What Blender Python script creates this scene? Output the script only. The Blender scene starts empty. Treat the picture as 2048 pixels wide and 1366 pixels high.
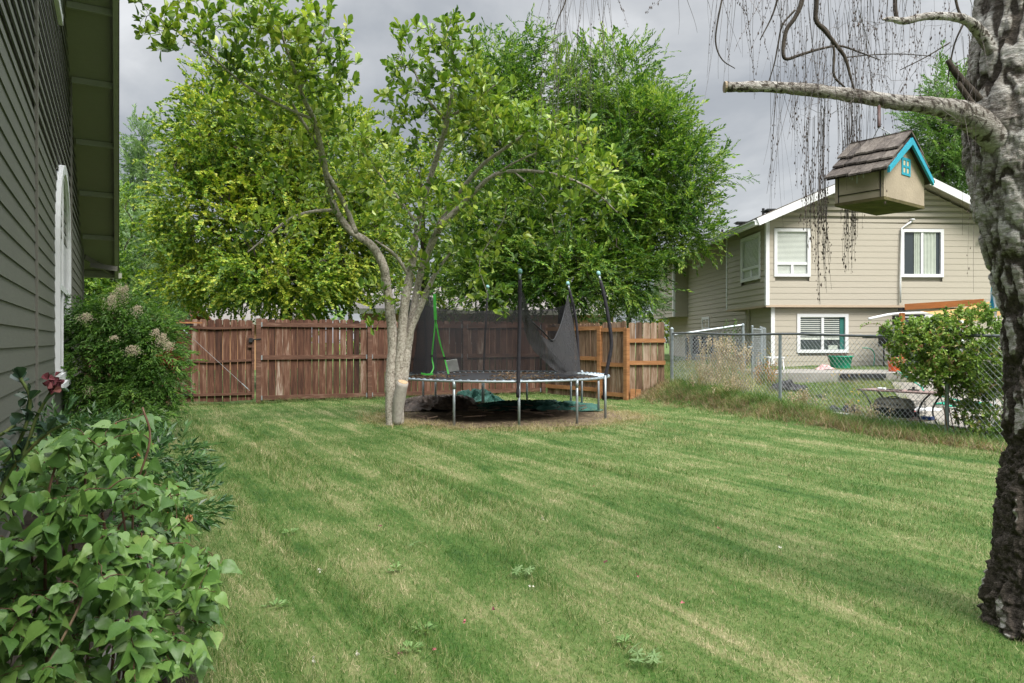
import bpy, math, random
import numpy as np
rng = np.random.default_rng(11); random.seed(11)
R = math.radians
sc = bpy.context.scene
col = sc.collection
# ---------------------------------------------------------------- camera model: X right, Y forward, Z up
F = 1448.0; CX = 1024.0; CY = 682.0; CH = 1.34
def P(px, py, y): return np.array([(px-CX)/F*y, y, CH-(py-CY)/F*y])
UW = np.array([-.4775, .8786, 0]); NW = np.array([.8786, .4775, 0])   # along / away from the wall of the own house
def W(L, v, z): return UW*L + NW*v + np.array([0, 0, z])
def nrm(a):
    a = np.asarray(a, float); return a/np.maximum(np.linalg.norm(a, axis=-1, keepdims=True), 1e-9)
def sstep(a, b, x):
    t = np.clip((np.asarray(x, float)-a)/(b-a), 0, 1); return t*t*(3-2*t)
def vnoise(p, seed=0):
    p = np.asarray(p, float); i = np.floor(p).astype(np.int64); f = p-i; f = f*f*(3-2*f); out = 0
    for dx in (0, 1):
        for dy in (0, 1):
            for dz in (0, 1):
                h = (i[:, 0]+dx)*374761393+(i[:, 1]+dy)*668265263+(i[:, 2]+dz)*2147483647+seed*974711
                h = (h ^ (h >> 13))*1274126177; h = h & 0x7fffffff; h = (h ^ (h >> 16))
                w = (f[:, 0] if dx else 1-f[:, 0])*(f[:, 1] if dy else 1-f[:, 1])*(f[:, 2] if dz else 1-f[:, 2])
                out = out+w*((h & 0xffff)/65535.)
    return out
def fbm(p, oct=4, seed=0):
    p = np.asarray(p, float); s = 0; a = .5; t = 0
    for o in range(oct): s = s+a*vnoise(p*2**o, seed+o*17); t += a; a *= .5
    return s/t
# ---------------------------------------------------------------- mesh builder
class MB:
    def __init__(s): s.v = []; s.f = {}; s.n = 0
    def add(s, v, f):
        v = np.asarray(v, float).reshape(-1, 3); f = np.asarray(f, np.int64)
        if len(v) == 0 or len(f) == 0: return s
        s.f.setdefault(f.shape[1], []).append(f+s.n); s.v.append(v); s.n += len(v); return s
    def box(s, c, size, ax=None):
        hx, hy, hz = [q/2 for q in size]
        v = np.array([[x, y, z] for x in (-hx, hx) for y in (-hy, hy) for z in (-hz, hz)])
        if ax is not None: v = v@np.array(ax)
        return s.add(v+np.asarray(c), [[0, 1, 3, 2], [4, 6, 7, 5], [0, 4, 5, 1], [2, 3, 7, 6], [0, 2, 6, 4], [1, 5, 7, 3]])
    def beam(s, p, q, w, h, up=(0, 0, 1)):          # w sideways, h along up
        p = np.asarray(p, float); q = np.asarray(q, float); d = q-p; L = np.linalg.norm(d); d = d/L
        sx = nrm(np.cross(d, up)); u = np.cross(sx, d)
        return s.box((p+q)/2, (L, w, h), [d, sx, u])
    def prism(s, poly, off):                         # poly (k,3) extruded by off
        poly = np.asarray(poly, float); k = len(poly); off = np.asarray(off, float)
        s.add(np.vstack([poly, poly+off]), [[i, (i+1) % k, (i+1) % k+k, i+k] for i in range(k)])
        s.add(poly, [list(range(k))]); s.add(poly+off, [list(range(k))[::-1]]); return s
    def tube(s, pts, r, sides=8, cap=True, rfun=None):
        pts = np.asarray(pts, float); n = len(pts); r = np.broadcast_to(np.asarray(r, float), (n,))
        t = nrm(np.gradient(pts, axis=0)); a = np.array([0, 0, 1.]) if abs(t[0][2]) < .9 else np.array([1., 0, 0])
        u = nrm(np.cross(t[0], a)); vs = []; ang = np.arange(sides)/sides*2*math.pi
        for i in range(n):
            u = nrm(u-t[i]*np.dot(u, t[i])); w = np.cross(t[i], u)
            vs.append(pts[i]+r[i]*(np.cos(ang)[:, None]*u+np.sin(ang)[:, None]*w))
        b = (np.arange(n-1)[:, None]*sides); j = np.arange(sides); k = (j+1) % sides
        f = np.stack([b+j, b+k, b+k+sides, b+j+sides], -1).reshape(-1, 4)
        o = s.n; s.add(np.vstack(vs), f)
        if cap:
            s.f.setdefault(sides, []).append(np.array([np.arange(sides)[::-1]+o])); s.f[sides].append(np.array([np.arange(sides)+o+(n-1)*sides]))
        return s
    def lathe(s, prof, c, seg=24, ax=None):          # prof [(r,z)...]
        ang = np.arange(seg)/seg*2*math.pi
        v = np.vstack([np.stack([r*np.cos(ang), r*np.sin(ang), np.full(seg, z)], -1) for r, z in prof])
        if ax is not None: v = v@np.array(ax)
        b = (np.arange(len(prof)-1)[:, None]*seg); j = np.arange(seg); k = (j+1) % seg
        return s.add(v+np.asarray(c), np.stack([b+j, b+k, b+k+seg, b+j+seg], -1).reshape(-1, 4))
    def grid(s, fn, nu, nv):                         # fn(u,v)->(...,3), u,v in 0..1
        u, v = np.meshgrid(np.linspace(0, 1, nu), np.linspace(0, 1, nv), indexing='ij'); p = fn(u.ravel(), v.ravel())
        i, j = np.meshgrid(np.arange(nu-1), np.arange(nv-1), indexing='ij'); a = (i*nv+j).ravel()
        return s.add(p, np.stack([a, a+nv, a+nv+1, a+1], -1))
    def scatter(s, protos, pos, rot, scale):         # protos [(v,f)], rot (N,3,3) rows = local axes
        pos = np.asarray(pos); N = len(pos)
        if N == 0: return s
        which = rng.integers(0, len(protos), N); scale = np.broadcast_to(scale, (N,))
        for k, (pv, pf) in enumerate(protos):
            m = which == k; n = m.sum()
            if n == 0: continue
            v = np.einsum('vi,nij->nvj', pv, rot[m])*scale[m][:, None, None]+pos[m][:, None]
            s.add(v.reshape(-1, 3), (pf[None]+(np.arange(n)*len(pv))[:, None, None]).reshape(-1, pf.shape[1]))
        return s
WL = {}
def mesh_from(name, mb, origin, smooth):
    v = np.vstack(mb.v)-np.asarray(origin); me = bpy.data.meshes.new(name)
    me.vertices.add(len(v)); me.vertices.foreach_set('co', v.astype(np.float32).ravel())
    idx = []; cnt = []
    for k, fs in mb.f.items():
        f = np.vstack(fs); idx.append(f.ravel()); cnt.append(np.full(len(f), k))
    idx = np.concatenate(idx); cnt = np.concatenate(cnt)
    me.loops.add(len(idx)); me.loops.foreach_set('vertex_index', idx.astype(np.int32))
    me.polygons.add(len(cnt)); st = np.concatenate([[0], np.cumsum(cnt)[:-1]])
    me.polygons.foreach_set('loop_start', st.astype(np.int32)); me.polygons.foreach_set('loop_total', cnt.astype(np.int32))
    me.polygons.foreach_set('use_smooth', np.full(len(cnt), smooth)); me.update(calc_edges=True)
    return me
def tag(o, label=None, cat=None, group=None, kind=None):
    if label: o['label'] = label
    if cat: o['category'] = cat
    if group: o['group'] = group
    if kind: o['kind'] = kind
    return o
def thing(name, label, cat, loc, group=None):
    o = bpy.data.objects.new(name, None); col.objects.link(o); o.location = loc; o.empty_display_size = .1
    WL[o.name] = np.asarray(loc, float); return tag(o, label, cat, group)
def obj(name, mb, m, parent=None, smooth=False, loc=None, label=None, cat=None, group=None, kind=None):
    org = WL[parent.name] if parent else (np.zeros(3) if loc is None else np.asarray(loc, float))
    me = mesh_from(name, mb, org, smooth); me.materials.append(m)
    o = bpy.data.objects.new(name, me); col.objects.link(o); WL[o.name] = org
    if parent: o.parent = parent
    else: o.location = org
    return tag(o, label, cat, group, kind)
# ---------------------------------------------------------------- materials
class N:
    def __init__(s, name):
        s.m = bpy.data.materials.new(name); s.m.use_nodes = True; s.t = s.m.node_tree
        s.b = s.t.nodes['Principled BSDF']; s.out = s.t.nodes['Material Output']
        s.b.inputs['Specular IOR Level'].default_value = .3
    def n(s, typ, **kw):
        x = s.t.nodes.new(typ)
        for k, v in kw.items():
            if k.startswith('i_'):
                x.inputs[int(k[2:]) if k[2:].isdigit() else k[2:].replace('_', ' ')].default_value = v
            else: setattr(x, k, v)
        return x
    def l(s, a, b): s.t.links.new(a, b)
    def coord(s, scale=(1, 1, 1), kind='Object', rot=(0, 0, 0)):
        c = s.n('ShaderNodeTexCoord'); m = s.n('ShaderNodeMapping'); m.inputs['Scale'].default_value = scale; m.inputs['Rotation'].default_value = rot
        s.l(c.outputs[kind], m.inputs[0]); return m.outputs[0]
    def pos(s, scale=(1, 1, 1), rot=(0, 0, 0)):
        c = s.n('ShaderNodeNewGeometry'); m = s.n('ShaderNodeMapping'); m.inputs['Scale'].default_value = scale; m.inputs['Rotation'].default_value = rot
        s.l(c.outputs['Position'], m.inputs[0]); return m.outputs[0]
    def noise(s, vec, scale=5, detail=5, rough=.6, dist=0):
        x = s.n('ShaderNodeTexNoise'); x.inputs['Scale'].default_value = scale; x.inputs['Detail'].default_value = detail
        x.inputs['Roughness'].default_value = rough; x.inputs['Distortion'].default_value = dist; s.l(vec, x.inputs['Vector']); return x.outputs['Fac']
    def ramp(s, fac, stops):
        x = s.n('ShaderNodeValToRGB'); e = x.color_ramp.elements
        while len(e) < len(stops): e.new(.5)
        for q, (p, c) in zip(e, stops):
            q.position = p; q.color = (tuple(c)+(1,)) if hasattr(c, '__len__') else (c, c, c, 1)
        s.l(fac, x.inputs[0]); return x.outputs[0]
    def mix(s, fac, a, b, blend='MIX'):
        x = s.n('ShaderNodeMix', data_type='RGBA', blend_type=blend)
        for i, q in ((0, fac), (6, a), (7, b)):
            if isinstance(q, (int, float)): x.inputs[i].default_value = q
            elif isinstance(q, tuple): x.inputs[i].default_value = q+(1,)
            else: s.l(q, x.inputs[i])
        return x.outputs[2]
    def math(s, op, a, b=0., c=None):
        x = s.n('ShaderNodeMath', operation=op)
        for i, q in enumerate((a, b) if c is None else (a, b, c)):
            if isinstance(q, (int, float)): x.inputs[i].default_value = q
            else: s.l(q, x.inputs[i])
        return x.outputs[0]
    def island(s): return s.n('ShaderNodeNewGeometry').outputs['Random Per Island']
    def color(s, c):
        if isinstance(c, tuple): s.b.inputs['Base Color'].default_value = c+(1,)
        else: s.l(c, s.b.inputs['Base Color'])
        return s
    def rough(s, v):
        if isinstance(v, (int, float)): s.b.inputs['Roughness'].default_value = v
        else: s.l(v, s.b.inputs['Roughness'])
        return s
    def bump(s, h, dist=.01, strength=.6):
        x = s.n('ShaderNodeBump'); x.inputs['Distance'].default_value = dist; x.inputs['Strength'].default_value = strength
        s.l(h, x.inputs['Height']); s.l(x.outputs[0], s.b.inputs['Normal']); return s
def plain(name, c, rough=.6, var=.25, scale=6, metal=0, bump=.002, spec=.3):
    s = N(name); v = s.coord(); f = s.noise(v, scale, 6)
    lo = tuple(q*(1-var) for q in c); hi = tuple(min(1, q*(1+var)) for q in c)
    s.color(s.ramp(f, [(.3, lo), (.7, hi)])); s.rough(rough); s.b.inputs['Metallic'].default_value = metal
    s.b.inputs['Specular IOR Level'].default_value = spec
    if bump: s.bump(s.noise(v, scale*8, 3), bump)
    return s.m
def leafmat(name, stops, trans=.3, rough=.45, patch=1.2, spec=.35, vc=1.5):
    """stops: colour per leaf; a slow noise shifts whole boughs"""
    s = N(name); isl = s.island(); f = s.noise(s.pos(), patch, 5, .65)
    k = s.math('MULTIPLY_ADD', f, vc, .5-vc*.5-.5*(1-.35)); k = s.math('MULTIPLY_ADD', isl, .65, k)
    c = s.ramp(k, stops); s.color(c); s.rough(rough); s.b.inputs['Specular IOR Level'].default_value = spec
    tr = s.n('ShaderNodeBsdfTranslucent'); s.l(s.mix(1., c, (1.25, 1.3, .7), 'MULTIPLY'), tr.inputs[0])
    mx = s.n('ShaderNodeMixShader'); mx.inputs[0].default_value = trans
    s.l(s.b.outputs[0], mx.inputs[1]); s.l(tr.outputs[0], mx.inputs[2]); s.l(mx.outputs[0], s.out.inputs[0]); return s.m
def wood(name, stops, rs=(9, 9, .8), rough=.75, islvar=.42, bump=.004, rot=(0, 0, 0)):
    s = N(name); v = s.pos(rs, rot); isl = s.island()
    off = s.n('ShaderNodeVectorMath', operation='SCALE'); cb = s.n('ShaderNodeCombineXYZ'); s.l(isl, cb.inputs[0]); s.l(isl, cb.inputs[2]); s.l(cb.outputs[0], off.inputs[0]); off.inputs['Scale'].default_value = 37
    ad = s.n('ShaderNodeVectorMath', operation='ADD'); s.l(v, ad.inputs[0]); s.l(off.outputs[0], ad.inputs[1])
    f = s.noise(ad.outputs[0], 3, 8, .65, .6); g = s.noise(ad.outputs[0], 1.1, 3)
    k = s.math('MULTIPLY_ADD', isl, islvar, -.5*islvar); k = s.math('ADD', k, f); k = s.math('MULTIPLY_ADD', g, .7, s.math('ADD', k, -.35))
    s.color(s.ramp(k, stops)); s.rough(rough); s.bump(f, bump); return s.m
def siding_mat(name, c, var=.12, axis_scale=(1.5, 1.5, 14)):
    s = N(name); v = s.pos(axis_scale); f = s.noise(v, 5, 6, .7); g = s.noise(s.pos(), .7, 4)
    k = s.math('ADD', s.math('MULTIPLY', f, .6), s.math('MULTIPLY', g, .4))
    s.color(s.ramp(k, [(.3, tuple(q*(1-var) for q in c)), (.7, tuple(q*(1+var) for q in c))])); s.rough(.65); s.bump(f, .003, .5); return s.m
M = {}
M['white'] = plain('white_paint', (.68, .69, .70), .5, .05)
M['own_wall'] = siding_mat('taupe_siding', (.122, .124, .106), .14)
M['own_trim'] = siding_mat('taupe_trim', (.15, .143, .122), .06)
M['soffit'] = siding_mat('soffit_paint', (.27, .27, .215), .06)
M['fascia'] = plain('fascia_paint', (.30, .31, .25), .5, .08)
M['nb_wall'] = siding_mat('beige_siding', (.40, .365, .30), .05, (.8, .8, 8))
M['shingle'] = plain('roof_shingle', (.10, .085, .07), .9, .45, 14, bump=.01)
M['glass'] = N('window_glass').color((.035, .045, .05)).rough(.06).m; M['glass'].node_tree.nodes['Principled BSDF'].inputs['Specular IOR Level'].default_value = .9
M['blind'] = plain('blind_slats', (.66, .70, .64), .6, .04)
M['curtain'] = plain('curtain_cloth', (.40, .44, .38), .8, .1)
M['teal'] = plain('teal_cloth', (.03, .14, .12), .8, .1)
M['concrete'] = plain('concrete', (.26, .245, .22), .9, .2, 3, bump=.004)
M['galv'] = plain('galvanised_steel', (.30, .34, .36), .45, .2, 9, metal=.55, bump=.001)
M['wire'] = plain('galvanised_wire', (.30, .32, .33), .5, .25, 9, metal=.2, bump=0)
M['greywire'] = plain('weathered_rail', (.10, .11, .115), .55, .25, 9, metal=.2, bump=0)
M['black'] = plain('black_plastic', (.018, .018, .02), .6, .3, 9)
M['foam'] = plain('black_foam', (.022, .020, .026), .7, .35, 12)
M['blackmetal'] = plain('black_metal', (.03, .03, .032), .45, .3, 9, metal=.3)
M['fence_red'] = wood('red_brown_wood', [(.18, (.020, .009, .006)), (.40, (.060, .025, .015)), (.58, (.108, .048, .029)), (.72, (.18, .105, .072)), (.86, (.36, .30, .25))])
M['rail_red'] = wood('red_brown_rail', [(.2, (.048, .022, .014)), (.6, (.115, .056, .036)), (.9, (.24, .155, .115))], rs=(1.5, 1.5, 9))
M['fence_cedar'] = wood('weathered_cedar', [(.18, (.035, .021, .013)), (.42, (.11, .064, .038)), (.62, (.21, .135, .085)), (.88, (.38, .30, .23))])
M['rail_cedar'] = wood('orange_cedar_rail', [(.2, (.16, .07, .028)), (.6, (.33, .155, .062)), (.9, (.42, .24, .12))], rs=(1.5, 1.5, 9))
M['twig'] = plain('twig_bark', (.055, .042, .035), .85, .35, 20, bump=0)
M['birch_twig'] = plain('birch_twig_bark', (.13, .112, .105), .85, .3, 20, bump=0)
# ================================================================ terrain
FA = np.array([3.6, 16.3]); FB = np.array([6.13, 10.2]); FD = (FB-FA)/np.linalg.norm(FB-FA); FN = np.array([-FD[1], FD[0]])  # FN points right, into the neighbour's yard
def sdist(x, y): return (np.asarray(x)-FA[0])*FN[0]+(np.asarray(y)-FA[1])*FN[1]
def height(x, y):
    x = np.asarray(x, float); y = np.asarray(y, float); s = sdist(x, y)
    m = sstep(-1.1, 0., s)*sstep(70, 40, y)
    base = -.05+.72*sstep(11.5, 20.5, y)
    yf = sstep(9.5, 12.5, y)*sstep(17.5, 14.5, y)
    berm = .17*np.exp(-((s+.25)/.45)**2)*yf
    lump = (vnoise(np.stack([x*1.3, y*1.3, x*0], -1).reshape(-1, 3), 5).reshape(x.shape)-.5)
    return m*base+berm+lump*(.03+.06*m)*sstep(1, 5, np.abs(x)+y)
def hz(x, y): return float(height(np.array([x]), np.array([y]))[0])
def axis(lo, hi, step, far):
    a = list(np.arange(lo, hi+step/2, step)); d = step
    l = [a[0]]; 
    while l[-1] > -far: d *= 1.35; l.append(l[-1]-d)
    d = step; r = [a[-1]]
    while r[-1] < far: d *= 1.35; r.append(r[-1]+d)
    return np.array(l[:0:-1]+a+r[1:])
gx = axis(-9, 15, .2, 400); gy = axis(-2, 24, .2, 400)
X, Y = np.meshgrid(gx, gy, indexing='ij'); Z = height(X, Y)
ii, jj = np.meshgrid(np.arange(len(gx)-1), np.arange(len(gy)-1), indexing='ij'); a = (ii*len(gy)+jj).ravel()
g = MB().add(np.stack([X, Y, Z], -1), np.stack([a, a+len(gy), a+len(gy)+1, a+1], -1))
def grass_color(s, dry=0.0):
    """mown lawn: mowing bands run parallel to the house wall, straw patches in between"""
    ang = math.atan2(NW[1], NW[0])
    v = s.pos((1, 1, 0)); rot0 = s.pos((1, 1, 0), (0, 0, -ang)); mp = s.n('ShaderNodeMapping'); mp.inputs['Scale'].default_value = (1, .11, 1); s.l(rot0, mp.inputs[0]); rot = mp.outputs[0]      # x' = distance from the wall
    warp = s.noise(v, .35, 2); sep = s.n('ShaderNodeSeparateXYZ'); s.l(rot, sep.inputs[0])
    f1 = s.noise(rot, 5.2, 5, .70, .5); f2 = s.noise(v, 1.3, 6, .68); f3 = s.noise(v, 34, 3)
    ph = s.math('MULTIPLY_ADD', warp, 5.5, s.math('MULTIPLY', sep.outputs[0], 7.6)); wave = s.math('SINE', ph)
    k = s.math('ADD', s.math('MULTIPLY', f1, .74), s.math('MULTIPLY', f2, .50)); k = s.math('MULTIPLY_ADD', wave, .035, s.math('ADD', s.math('MULTIPLY_ADD', k, 1.12, -.13), -.105))
    k = s.math('MULTIPLY_ADD', f3, .34, s.math('ADD', k, -.158+dry)); return k
LAWN = [(.22, (.028, .090, .009)), (.38, (.072, .160, .020)), (.53, (.160, .225, .060)), (.68, (.32, .315, .14)), (.88, (.62, .52, .34))]
s = N('ground_turf'); k = grass_color(s); c = s.ramp(k, [(p, tuple(q*.55 for q in cc)) for p, cc in LAWN]); s.color(c); s.rough(.9); s.bump(s.noise(s.pos(), 60, 3), .02)
ground = obj('ground', g, s.m, smooth=True, kind='structure')

def sheet(name, poly, m, lift, jitter=0, step=.25, thick=0, **kw):
    """terrain-following sheet over a 2-D polygon (fan grid)"""
    poly = np.asarray(poly, float); c = poly.mean(0); k = len(poly); pts = []
    for i in range(k):
        a, b = poly[i], poly[(i+1) % k]; n = max(1, int(np.linalg.norm(b-a)/step))
        pts += [a+(b-a)*t for t in np.arange(n)/n]
    pts = np.array(pts); n = len(pts); rings = 14; vs = []
    for q in range(rings+1):
        t = q/rings; pp = c+(pts-c)*t
        if jitter and q: 
            an = np.arange(n)/n*2*math.pi; w = vnoise(np.stack([np.cos(an)*6, np.sin(an)*6, an*0], -1), 3)-.5
            pp = c+(pts-c)*(t*(1+w*jitter))[:, None]
        vs.append(np.column_stack([pp, height(pp[:, 0], pp[:, 1])+lift]))
    mb = MB(); b = (np.arange(rings)[:, None]*n); j = np.arange(n); kk = (j+1) % n
    mb.add(np.vstack(vs), np.stack([b+j, b+kk, b+kk+n, b+j+n], -1).reshape(-1, 4))
    return obj(name, mb, m, smooth=True, **kw)
def soil(name, stops, sc_=9, b=.03):
    s = N(name); v = s.pos(); f = s.noise(v, sc_, 8, .7); s.color(s.ramp(f, stops)); s.rough(.95); s.bump(f, b, .9); return s.m
M['soil'] = soil('dark_bed_soil', [(.35, (.018, .013, .009)), (.6, (.05, .038, .026)), (.75, (.11, .09, .065))])
M['dirt'] = soil('dry_dirt', [(.3, (.055, .038, .026)), (.52, (.13, .095, .06)), (.7, (.26, .20, .12))], 6)
M['pave'] = soil('pale_concrete_paving', [(.3, (.16, .145, .125)), (.6, (.235, .215, .185)), (.8, (.30, .28, .25))], 2.5, .004)
bed = [W(.2, -.64, 0)[:2], W(16.6, -.64, 0)[:2], W(16.6, .15, 0)[:2], W(13, .55, 0)[:2], W(9, .25, 0)[:2], W(6, .22, 0)[:2], W(4, .26, 0)[:2], W(2.6, .28, 0)[:2], W(.2, .2, 0)[:2]]
sheet('garden_bed_soil', bed, M['soil'], .012, .05, kind='structure')
TC = np.array([-.2, 13.15]); TR = 1.95; TH = .71
sheet('bare_dirt', [TC+np.array([math.cos(t)*2.15+(.25 if math.cos(t) > 0 else .1)*abs(math.cos(t)), math.sin(t)*1.95-.1]) for t in np.arange(0, 6.28, .25)], M['dirt'], .010, .12, kind='structure')
sheet('patio', [(6.7, 11.7), (7.2, 10.6), (12, 10.2), (13, 16.6), (8.7, 16.6), (7.7, 14.4)], M['pave'], .03, .03, kind='structure')
mb = MB(); mb.add([[5.9, 16.8, .1], [13, 16.8, .1], [13, 20.4, .1], [5.9, 20.4, .1], [5.9, 16.8, .60], [13, 16.8, .60], [13, 20.4, .60], [5.9, 20.4, .60]],
                  [[0, 1, 5, 4], [4, 5, 6, 7], [3, 0, 4, 7], [1, 2, 6, 5]])
obj('raised_patio', mb, M['concrete'], kind='structure')
# ================================================================ grass blades
def blade(w=.06, bend=.35, segs=2):
    v = []; f = []
    for i in range(segs+1):
        t = i/segs; ww = w*(1-t*.85)/2; v += [(-ww, bend*t*t, t*(1-.25*bend*t)), (ww, bend*t*t, t*(1-.25*bend*t))]
    for i in range(segs): f.append([2*i, 2*i+1, 2*i+3, 2*i+2])
    return np.array(v, float), np.array(f)
def rotz(an, tilt=None, tdir=None):
    """rows = local axes; upright blades turned by an, tipped by tilt towards tdir"""
    c, s_ = np.cos(an), np.sin(an); z = np.zeros_like(an); o = np.ones_like(an)
    Rz = np.stack([np.stack([c, s_, z], -1), np.stack([-s_, c, z], -1), np.stack([z, z, o], -1)], 1)
    if tilt is None: return Rz
    ax = np.stack([-np.sin(tdir), np.cos(tdir), z], -1); ct = np.cos(tilt)[:, None]; st = np.sin(tilt)[:, None]
    out = []
    for i in range(3):
        v = Rz[:, i]; out.append(v*ct+np.cross(ax, v)*st+ax*(np.sum(ax*v, 1)[:, None])*(1-ct))
    return np.stack(out, 1)
def lawn_mask(x, y):
    s = sdist(x, y); v = x*NW[0]+y*NW[1]; L = x*UW[0]+y*UW[1]
    m = (s < -.75) & (v > np.interp(L, [2, 4, 6, 9, 13, 16.6], [.28, .26, .22, .2, .5, .1])-.1+.15*(rng.random(len(x))-.5))
    fy = np.interp(x, [-9, .79, 2.05, 2.57, 3.55], [14.3, 18.3, 16.8, 16.2, 16.3]); m &= y < fy-.02
    r = np.hypot((x-TC[0])/2.15, (y-TC[1]+.1)/1.95); m &= (r > 1) | (rng.random(len(x)) < .10*(r > .55))
    return m
xs = []; 
for y0 in np.arange(2.2, 18.4, .1):
    dens = 7800*min(1, (3.6/y0)**1.55); x0, x1 = -.80*y0-.5, min(.80*y0+.6, 9)
    n = int(dens*.1*(x1-x0)); xs.append(np.column_stack([rng.uniform(x0, x1, n), rng.uniform(y0, y0+.1, n)]))
xy = np.vstack(xs); xy = xy[lawn_mask(xy[:, 0], xy[:, 1])]
v = xy@NW[:2]; L = xy@UW[:2]
warp = vnoise(np.column_stack([xy*.35, xy[:, 0]*0]), 9)
stripe = np.sin(v*7.6+warp*5.5)
patch = fbm(np.column_stack([xy*.9, xy[:, 0]*0]), 4, 21)
ridge = fbm(np.column_stack([v*3.6, L*.35, v*0]), 4, 33)
hgt = (.022+.014*rng.random(len(xy)))*(1+1.0*sstep(.54, .68, ridge))*(.75+.5*patch)
td = np.arctan2(UW[1], UW[0])+np.where(stripe > 0, 0, math.pi)+rng.normal(0, 1.5, len(xy)); tl = np.abs(rng.normal(.38, .38, len(xy)))
wid = np.maximum(1, (xy[:, 1]/3.6)**.62)
pos = np.column_stack([xy, height(xy[:, 0], xy[:, 1])-.004]); rot = rotz(rng.random(len(xy))*6.28, tl, td)
rot[:, 0] *= (wid*.85*.038/hgt)[:, None]
g = MB().scatter([blade(.075, .5, 2), blade(.09, .2, 1), blade(.07, .8, 2)], pos, rot, hgt)
s = N('lawn_blades'); k = grass_color(s); isl = s.island(); k = s.math('MULTIPLY_ADD', isl, .66, s.math('ADD', k, -.335)); c = s.ramp(k, LAWN)
s.color(c); s.rough(.55); tr = s.n('ShaderNodeBsdfTranslucent'); s.l(c, tr.inputs[0]); mx = s.n('ShaderNodeMixShader'); mx.inputs[0].default_value = .35
s.l(s.b.outputs[0], mx.inputs[1]); s.l(tr.outputs[0], mx.inputs[2]); s.l(mx.outputs[0], s.out.inputs[0]); M['blades'] = s.m
obj('lawn_grass', g, M['blades'], kind='stuff', label='mown green lawn with straw patches and mowing stripes', cat='grass')
print('lawn blades', len(xy))
# dry grass along the berm, under the fence line and round the trampoline
def tufts(name, xy, hlo, hhi, stops, wid=.03, label='', spread=.6, grp=8):
    n = len(xy); base = np.repeat(xy, grp, 0)+rng.normal(0, .035, (n*grp, 2)); h = rng.uniform(hlo, hhi, n*grp)*(.45+1.15*fbm(np.column_stack([base*2.6, base[:, 0]*0]), 3, 61))
    pos = np.column_stack([base, height(base[:, 0], base[:, 1])-.01]); td = rng.random(n*grp)*6.28
    rot = rotz(rng.random(n*grp)*6.28, np.abs(rng.normal(0, spread, n*grp)), td); rot[:, 0] *= (.13/h)[:, None]
    mb = MB().scatter([blade(wid*2.2, .6, 3), blade(wid*2, 1.0, 3)], pos, rot, h)
    m = leafmat(name+'_blades', stops, .3, .7, 1.5)
    return obj(name, mb, m, kind='stuff', label=label, cat='grass')
t = rng.uniform(-.4, 10.5, 4300); s_ = rng.normal(-.52, .20, len(t)); p = FA+FD*t[:, None]+FN*s_[:, None]
tufts('dry_berm_grass', p, .04, .16, [(.0, (.07, .09, .03)), (.3, (.13, .10, .055)), (.6, (.27, .19, .11)), (1, (.52, .41, .27))], label='tangled dry brown grass along the foot of the wire fence')
t = rng.uniform(.3, 11, 4600); s_ = rng.normal(-.18, .32, len(t)); p = FA+FD*t[:, None]+FN*s_[:, None]
tufts('green_berm_grass', p, .06, .22, [(.0, (.03, .08, .012)), (.5, (.08, .17, .028)), (1, (.22, .26, .09))], label='longer green grass at the foot of the wire fence')
nx = rng.uniform(3.2, 9.5, 14000); ny = rng.uniform(11.2, 24, len(nx)); sd = sdist(nx, ny)
inpave = (ny < 16.6) & (nx > np.interp(ny, [11.9, 14.2, 16.6], [6.8, 7.8, 8.8])); inslab = (ny > 16.8) & (nx > 5.8)
m = (sd > 0) & ~inpave & ~inslab & (fbm(np.column_stack([nx*.9, ny*.9, nx*0]), 3, 4) > .40)
tufts('neighbour_yard_grass', np.column_stack([nx, ny])[m], .04, .13, [(.0, (.05, .11, .02)), (.4, (.11, .17, .04)), (.7, (.24, .23, .10)), (1, (.38, .31, .17))], wid=.03, grp=7, label='patchy unmown grass in the yard beyond the wire fence')
th = rng.uniform(0, 6.28, 2600); rr = rng.normal(1.0, .10, len(th)); p = TC+np.column_stack([np.cos(th)*2.25*rr+.1, np.sin(th)*2.05*rr-.1])
tufts('dry_trampoline_grass', p, .03, .085, [(.0, (.12, .15, .05)), (.4, (.28, .24, .12)), (1, (.45, .37, .22))], grp=7, label='dry straw coloured grass round the trampoline legs')
t = rng.uniform(0, 1, 900); p = np.column_stack([-8+t*8.8, 14.66+t*3.74-.08+rng.normal(0, .05, 900)])
tufts('fence_foot_grass', p, .04, .12, [(.0, (.04, .09, .02)), (.6, (.12, .17, .05)), (1, (.3, .26, .13))], grp=5, label='uncut grass along the foot of the brown fence')

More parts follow.
